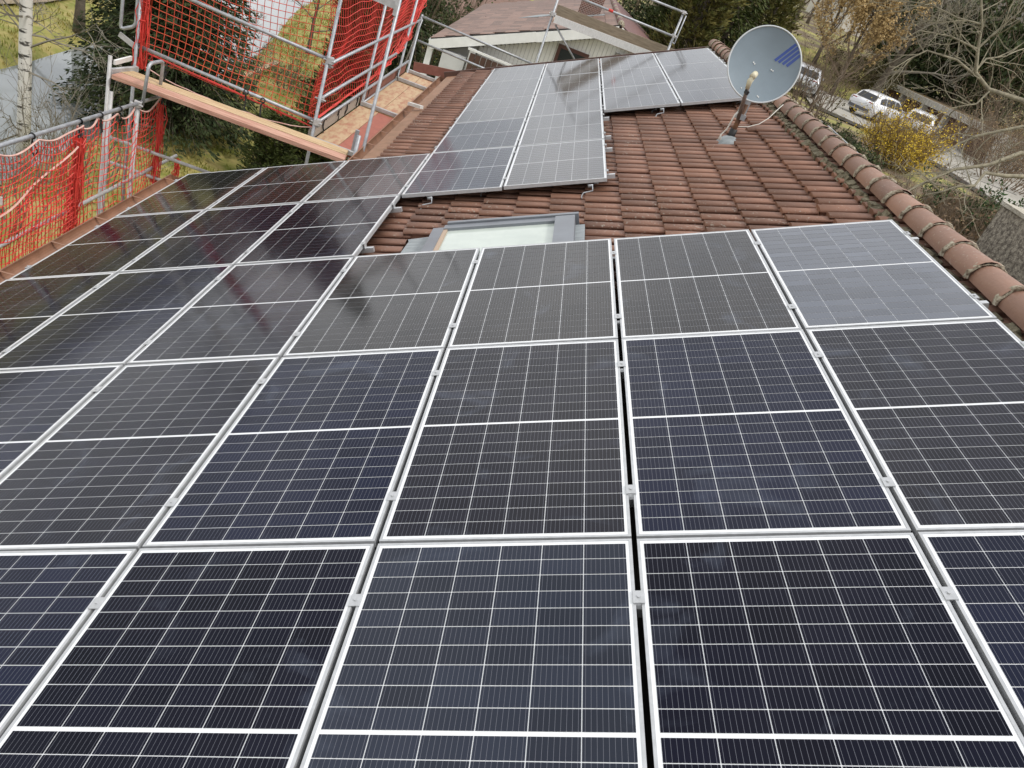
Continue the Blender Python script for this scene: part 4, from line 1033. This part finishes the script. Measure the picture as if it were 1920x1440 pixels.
# --- garden side (left)
BIRCH = mat('birch_bark', (.62, .6, .56), .8, (.05, .045, .04), 1.0, stretch=(2.2, 2.2, 8), bump=.3, lo=.56, hi=.62, detail=3)
rr = random.Random(4); bl = pxfoot(42, 300, 26.5); bt_ = tag(empty('birch_tree', bl), 'white-barked birch with bare twigs standing on the stream bank', 'tree', 'trees in the garden')
tp = [Vector((0, 0, -.2)), Vector((.02, 0, 2)), Vector((-.03, .05, 5)), Vector((.03, 0, 9)), Vector((.0, .1, 14))]
MB().tube(tp, [.2, .16, .145, .12, .04], 12).build('trunk', BIRCH, bt_, True)
c = MB(); tips = []
for k in range(34):
    z = rr.uniform(1.2, 12.5); a = rr.uniform(0, 6.283)
    branch(c, Vector((0, 0, z)), Vector((math.cos(a), math.sin(a), rr.uniform(-.05, .6))), rr.uniform(1.3, 2.8), .035, 2, rr, 4, -.03, .25, tips, 4, .8, .006)
c.build('branches', TWIGG, bt_)
conifer('spruce_tree', pxfoot(318, 236, 30.5), 13.5, 2.9, 'dark spruce with drooping branches beside the stream behind the net', 31, 'trees in the garden', nl=.17, dens=1.55)
conifer('spruce_tree', pxfoot(250, 215, 32.5), 11, 2.5, 'smaller dark spruce leaning into the bigger spruce by the stream', 33, 'trees in the garden', nl=.16, dens=1.4)
conifer('yew_tree', pxfoot(590, 318, 28), 3.4, 1.15, 'low bushy green yew under the loose planks', 41, 'trees in the garden', m=YEW, col=True, nl=.15, dens=1.4, droop=.1)
conifer('yew_tree', pxfoot(510, 300, 27), 2.6, 1.0, 'small olive yew on the lawn beside the planks', 43, 'trees in the garden', m=YEW, col=True, nl=.14, dens=1.4, droop=.1)
conifer('yew_tree', pxfoot(625, 262, 33), 7.2, 1.35, 'tall dark columnar yew behind the corner scaffold post', 45, 'trees in the garden', m=LAUREL, col=True, nl=.18, dens=1.4, droop=.1)
conifer('spruce_tree', pxfoot(705, 215, 38), 9.5, 2.2, 'dark conifer behind the dense net by the white house', 47, 'trees in the garden', nl=.24, dens=1.1)
conifer('thuja_tree', pxfoot(655, 190, 40), 9, 1.6, 'brown-green thuja column behind the dense net', 49, 'trees in the garden', m=THUJA, col=True, nl=.2, dens=1.2, droop=.1)
shrub('laurel_bush', pxfoot(838, 150, 34), 2.0, 2.0, 4.6, 'dark evergreen bush beside the white house corner', 51, 'bush', 'bushes in the garden', LAUREL, 30, 9000, .16)
shrub('holly_bush', pxfoot(800, 40, 47), 2.4, 2.2, 6.0, 'tall dark bush behind the shingle roof corner', 53, 'bush', 'bushes in the garden', LAUREL, 30, 8000, .18)
shrub('bare_bush', pxfoot(920, 12, 50), 3.0, 2.0, 3.6, 'bare twiggy bush showing above the shingle roof', 55, 'bush', 'bushes in the garden', OLIVE, 60, 300, .08, lev=2)
for k, (px, py, s_, h, lab) in enumerate(((148, 70, 40, 12, 'bare tree with thick trunk on the far stream bank'), (60, 40, 44, 10, 'slender bare tree behind the white birch'), (240, 25, 46, 9, 'bare tree beyond the stream behind the spruce'),
                                          (455, 95, 41, 3.2, 'small bare tree at the water edge behind the net'), (585, 60, 47, 6, 'bare tree by the stream behind the corner post'))):
    bare_tree('bare_tree', pxfoot(px, py, s_), h, lab, 60 + k, 'trees in the garden', limbs=10, lev=2, kids=5, r0=.03 + h * .015, trunk_frac=.25, rmin=.006, twig=TWIGG)
for k, (px, py, s_, w_, h, lab) in enumerate(((100, 310, 24.5, 1.2, 2.2, 'bare brown shrub at the foot of the birch'), (20, 345, 22, 1.3, 2.0, 'bare twiggy shrub behind the folded net'), (180, 300, 25, 1.2, 1.9, 'bare shrub between the birch and the spruce'),
                                              (475, 135, 38, .9, 1.6, 'dark low shrub on the near stream bank'), (540, 130, 39, 1.2, 1.3, 'tangled brown shrub on the bank below the guard tube'))):
    shrub('bank_shrub', pxfoot(px, py, s_), w_, w_, h, lab, 80 + k, 'shrub', 'shrubs on the stream bank', OLIVE, 8, 120 if k < 3 else 900, .07, twig=TWIGG, lev=2)
# timber edging on the lawn
eb = tag(empty('timber_beam', hit(455, 140, 2, -5.9)), 'long pale timber beam lying on the lawn', 'timber')
sub(MB().bar(hit(395, 168, 2, -5.92), hit(520, 118, 2, -5.92), .28, .14), eb).build('beam', PLANKY, eb)
# tufts that break up the lawn
rr = random.Random(77); tb = MB()
for _ in range(34000):
    y_ = rr.uniform(18, 62); x = rr.uniform(streamx(y_) + 2.2, 1) if rr.random() < .75 else streamx(y_) - rr.uniform(2.2, 9)
    p = Vector((x, y_, height(x, y_) - .01))
    if rr.random() > .5 + noise.noise(p * .5): continue
    for _k in range(2): leaf(tb, p + Vector((rr.uniform(-.08, .08), rr.uniform(-.08, .08), 0)), Vector((rr.uniform(-.6, .6), rr.uniform(-.6, .6), 1)), rr.uniform(.08, .24), .04, rr)
kind(tag(tb.build('grass_tufts', leafmat('grass_blades', (.17, .19, .03), (.32, .26, .075), .8)), 'short grass growing on the lawn and banks', 'grass'), 'stuff')

# --- street side (right)
G2 = 'trees on the street side'
conifer('thuja_tree', pxfoot(1285, 95, 36), 7.5, 1.9, 'dark green thuja behind the far scaffold post', 101, G2, m=THUJA, col=True, nl=.2, dens=1.3, droop=.1)
conifer('thuja_tree', pxfoot(1245, 75, 40), 8, 1.9, 'olive thuja behind the brick chimney of the white house', 102, G2, m=YEW, col=True, nl=.2, dens=1.2, droop=.1)
conifer('spruce_tree', pxfoot(1345, 95, 42), 9, 2.3, 'dark conifer left of the satellite dish', 103, G2, m=YEW, nl=.24, dens=1.1)
conifer('thuja_tree', pxfoot(1425, 70, 46), 10, 1.7, 'bright olive thuja behind the top of the satellite dish', 104, G2, m=THUJA, col=True, nl=.22, dens=1.2, droop=.1)
shrub('laurel_bush', pxfoot(1195, 30, 46), 3.0, 2.5, 5.5, 'dark evergreen bush beyond the reddish shingle slope', 105, 'bush', 'bushes on the street side', LAUREL, 24, 8000, .18)
shrub('beech_hedge', pxfoot(1375, 105, 33), 2.2, 1.6, 2.0, 'brown twiggy hedge against the left rim of the dish', 106, 'bush', 'bushes on the street side', OLIVE, 26, 3000, .1, lev=2)
bare_tree('hornbeam_tree', pxfoot(1578, 138, 61), 9.5, 'tree with dry orange leaves right of the dish', 111, G2, limbs=18, lev=2, kids=5, r0=.16, up=.45, trunk_frac=.12, leaves=ORANGE, nleaf=15000, lsize=.2)
bare_tree('hornbeam_tree', pxfoot(1530, 110, 66), 9, 'tan leafy tree half hidden by the dish', 112, G2, limbs=16, lev=2, kids=5, r0=.16, up=.45, trunk_frac=.12, leaves=ORANGE, nleaf=9000, lsize=.2)
bare_tree('oak_tree', pxfoot(1648, 147, 63), 11, 'broad bare oak with leaning trunk above the garages', 113, G2, limbs=18, lev=3, kids=4, r0=.3, up=.25, trunk_frac=.28, twig=TWIGG, lean=(1.0, 0), rmin=.012)
for k, (px, py, s_, h, w_) in enumerate(((1700, 120, 72, 8, 3.0), (1750, 130, 74, 9, 3.2), (1800, 140, 74, 9.5, 3.4), (1860, 150, 72, 9, 3.4), (1920, 160, 70, 10, 3.6), (1660, 115, 78, 7, 3))):
    shrub('evergreen_tree', pxfoot(px, py, s_), w_, w_, h, ['dark evergreen tree right behind the oak trunk', 'dark evergreen tree behind the left garage end', 'dark evergreen tree behind the middle garages', 'dark evergreen tree behind the right garage end', 'largest dark evergreen tree past the end of the garages', 'low evergreen tree behind the clipped hedge'][k], 120 + k, 'tree', 'dark evergreen belt behind the garages', LAUREL, 12, 5200, .34, lev=1)
for k, (px, py, s_, h, lab) in enumerate(((1480, 60, 70, 9, 'grey bare tree behind the right rim of the dish'), (1700, 60, 95, 12, 'tall bare tree on the slope beyond the evergreens'), (1860, 60, 92, 13, 'bare tree on the slope above the right garages'),
                                          (1600, 50, 92, 11, 'bare tree on the slope behind the orange tree'), (1520, 30, 96, 11, 'bare tree far up the slope above the dish'), (1780, 50, 100, 12, 'bare tree far up the slope behind the oak'), (1440, 20, 90, 10, 'bare tree beyond the olive thuja'))):
    bare_tree('bare_tree', pxfoot(px, py, s_), h, lab, 140 + k, G2, limbs=14, lev=2, kids=6, r0=.16, up=.3, trunk_frac=.15, twig=(TWIG, TWIGG)[k % 2], rmin=.02)
shrub('trimmed_hedge', pxfoot(1612, 137, 66), 3.6, 1.6, 2.2, 'rounded brown clipped hedge left of the oak trunk', 151, 'hedge', None, OLIVE, 40, 9000, .12, hollow=.8)
fl = pxfoot(1668, 312, 35)
shrub('forsythia_bush', fl, 2.1, 1.8, 1.8, 'yellow flowering forsythia in front of the parked cars', 152, 'bush', None, FORS, 60, 8500, .075, twig=mat('tan_twig', (.2, .14, .07), .9), lev=2, hollow=.3)
for k, (px, py, s_, w_, h, st, lab, lm, nlf) in enumerate((
        (1520, 205, 34, 1.6, 2.9, 16, 'tall bare yellowish bush right of the dish', OLIVE, 400), (1560, 275, 33, 1.5, .75, 20, 'low dark hedge bush behind the ridge by the bags', LAUREL, 4200), (1585, 305, 30, 1.4, .7, 18, 'low dark ground shrub just behind the ridge tiles', LAUREL, 3600),
        (1720, 385, 25, 1.2, .8, 16, 'bare brown shrub behind the dormer', LITTER, 500),
        (1900, 215, 54, 3.0, 3.0, 26, 'brown bramble thicket right of the garages', LITTER, 2000), (1935, 262, 47, 2.8, 2.4, 22, 'brown thicket along the upper street edge', LITTER, 1800), (1960, 200, 58, 3.6, 3.6, 44, 'tan thicket at the bend of the street', ORANGE, 2200),
        (1780, 420, 22, 1.5, 1.3, 40, 'brown bare shrub between dormer and chimney', LITTER, 900))):
    shrub('wild_shrub', pxfoot(px, py, s_), w_, w_, h, lab, 160 + k, 'shrub', 'wild shrubs on the street side', lm, st, nlf, .1, lev=2)
shrub('ivy_bush', pxfoot(1815, 402, 26), 1.7, 1.5, 1.2, 'green ivy bush left of the gravel chimney', 181, 'bush', 'ivy by the chimney', IVY, 20, 6000, .1, hollow=.7)
shrub('ivy_bush', pxfoot(1935, 375, 23), 1.1, 1.1, 1.4, 'bright green ivy clump above the gravel chimney rim', 182, 'bush', 'ivy by the chimney', IVY, 16, 3500, .1, hollow=.7)
# big bare tree whose limbs reach in over the street
rr = random.Random(8); tl_ = foot(19.5, 17.0); wt = tag(empty('walnut_tree', tl_), 'large bare tree reaching lichen-covered limbs over the street', 'tree', G2)
tk = MB(); fork = at(2080, 330, 20.5)
tk.tube([tl_, tl_.lerp(fork, .5) + Vector((.1, .1, 0)), fork], [.3, .24, .2], 10); sub(tk, wt).build('trunk', BARKY, wt, True)
limbs = [([(2080,330,20.5),(1985,250,20),(1920,188,19.5),(1858,168,19.2),(1824,138,19),(1832,92,19),(1838,45,19),(1842,-30,19)], .1, 26),
         ([(2080,330,20.5),(1985,370,19.5),(1920,335,18.6),(1888,326,18.3),(1851,325,18),(1828,343,17.8),(1798,348,17.6),(1764,364,17.4),(1735,362,17.3)], .075, 18),
         ([(2080,330,20.5),(1980,300,19.5),(1920,286,18.8),(1859,305,18.4),(1786,322,18),(1727,348,17.6),(1691,361,17.3),(1669,374,17.1)], .075, 18),
         ([(2080,330,20.5),(1990,260,20),(1920,240,19.6),(1832,250,19.2),(1797,273,19),(1771,288,18.8),(1742,301,18.6)], .06, 16),
         ([(1824,138,19),(1790,112,18.7),(1740,98,18.4),(1700,112,18.2),(1672,135,18)], .04, 16), ([(1832,92,19),(1780,70,18.8),(1725,60,18.6),(1690,72,18.5)], .035, 14),
         ([(1832,92,19),(1870,62,19.2),(1910,20,19.3),(1940,-30,19.4)], .035, 14), ([(1838,45,19),(1800,30,18.8),(1750,8,18.6),(1720,15,18.5)], .03, 12), ([(1858,168,19.2),(1830,190,19),(1800,200,18.8),(1770,230,18.6)], .03, 10),
         ([(1824,138,19),(1850,110,19.3),(1890,100,19.6),(1925,70,19.8)], .035, 12)]
lm_ = MB(); tw = MB()
for pts, r0, nk in limbs:
    W_ = [at(*q) for q in pts]; W_ = [W_[0]] + [q + rnd_unit(rr) * .05 for q in W_[1:]]; k = len(W_) - 1
    lm_.tube(W_, [max(.009, r0 * .72 * (1 - .8 * i / k)) for i in range(k + 1)], 6, False)
    for _ in range(int(nk * .5)):
        t = rr.uniform(.15, 1) * k; i = min(k - 1, int(t)); p = W_[i].lerp(W_[i + 1], t - i); ax = (W_[i + 1] - W_[i]).normalized()
        branch(tw, p, ax * .8 + rnd_unit(rr) * .9 + Vector((0, 0, .15)), rr.uniform(.6, 1.4), .014, 2, rr, 3, .1, .3, None, 4, .9, .0035)
sub(lm_, wt).build('limbs', BARKY, wt, True); sub(tw, wt).build('twigs', BARKY, wt)
# leaf litter on the slopes right of the ridge
rr = random.Random(78); tb = MB()
for _ in range(14000):
    y_ = rr.uniform(18, 60); x = rr.uniform(9, 24) * (1 if y_ < 40 else 1.0)
    if x > 17 and y_ > 28 and x - 17 > (60 - y_) * -.1 + 1.5: continue
    p = Vector((x, y_, height(x, y_)))
    leaf(tb, p, Vector((rr.uniform(-1, 1), rr.uniform(-1, 1), rr.uniform(.1, .8))), rr.uniform(.06, .16), .06, rr)
kind(tag(tb.build('leaf_litter', LITTER), 'dead leaves and dry grass on the slope', 'leaf litter'), 'stuff')
# rubbish bags behind the ridge
BAG = mat('grey_plastic_sheet', (.09, .1, .115), .25, (.2, .22, .25), 4, bump=.6, bscale=8)
for k, (px, py, w_, lab) in enumerate(((1532, 246, .42, 'shiny grey plastic bag lying behind the ridge'), (1546, 262, .3, 'small dark plastic bag beside the shiny grey one'))):
    bo = tag(empty('plastic_bag', pxfoot(px, py, 36)), lab, 'bag', 'bags behind the ridge'); bm_ = bmesh.new(); bmesh.ops.create_icosphere(bm_, subdivisions=3, radius=w_)
    for v_ in bm_.verts:
        n1 = noise.noise(v_.co * 5 + Vector((k * 3, 0, 0))); v_.co *= 1 + .35 * n1; v_.co.z = max(0, v_.co.z * .8 + w_ * .5)
    me = D.meshes.new('bag_skin'); bm_.to_mesh(me); bm_.free(); me.materials.append(BAG); link('bag_skin', me, bo)
# houses up the slope, mostly hidden by trees
def far_house(loc, yaw, lx, ly, h, wm, rm_, lab):
    root = empty('far_house', loc); root.rotation_euler = (0, 0, yaw); tag(root, lab, 'house', 'houses beyond the trees')
    MB().box((-lx/2, -ly/2, -1), (lx/2, ly/2, h)).build('wall', wm, root)
    b = MB(); o_ = .5; rh = ly * .32
    b.add([(-lx/2 - o_, -ly/2 - o_, h), (lx/2 + o_, -ly/2 - o_, h), (lx/2 + o_, 0, h + rh), (-lx/2 - o_, 0, h + rh), (-lx/2 - o_, ly/2 + o_, h), (lx/2 + o_, ly/2 + o_, h)], [(0, 1, 2, 3), (3, 2, 5, 4), (0, 3, 4), (1, 5, 2), (0, 4, 5, 1)])
    b.build('roof', rm_, root)
    for k in range(4):
        x = -lx/2 + lx * (k + .5) / 4; f = MB().box((x - .5, -ly/2 - .04, .9), (x + .5, -ly/2 + .02, 2.2)).build('window', WF, root); MB().box((x - .42, -ly/2 - .06, .98), (x + .42, -ly/2 - .03, 2.12)).build('pane', CGL, f)
far_house(tuple(pxfoot(1640, 12, 118)), .3, 12, 9, 3.2, WALLM, SHINGR, 'far house with reddish roof above the bare oak')
far_house(tuple(pxfoot(925, 5, 66)), -.2, 11, 8, 2.4, WALLM, SHING, 'beige house behind the bare bush above the shingle roof')

for o in list(D.objects):
    if o.name.split('.')[0] in ('needles', 'leaves', 'branches', 'stems', 'twigs', 'roof_moss'): o['kind'] = 'stuff'
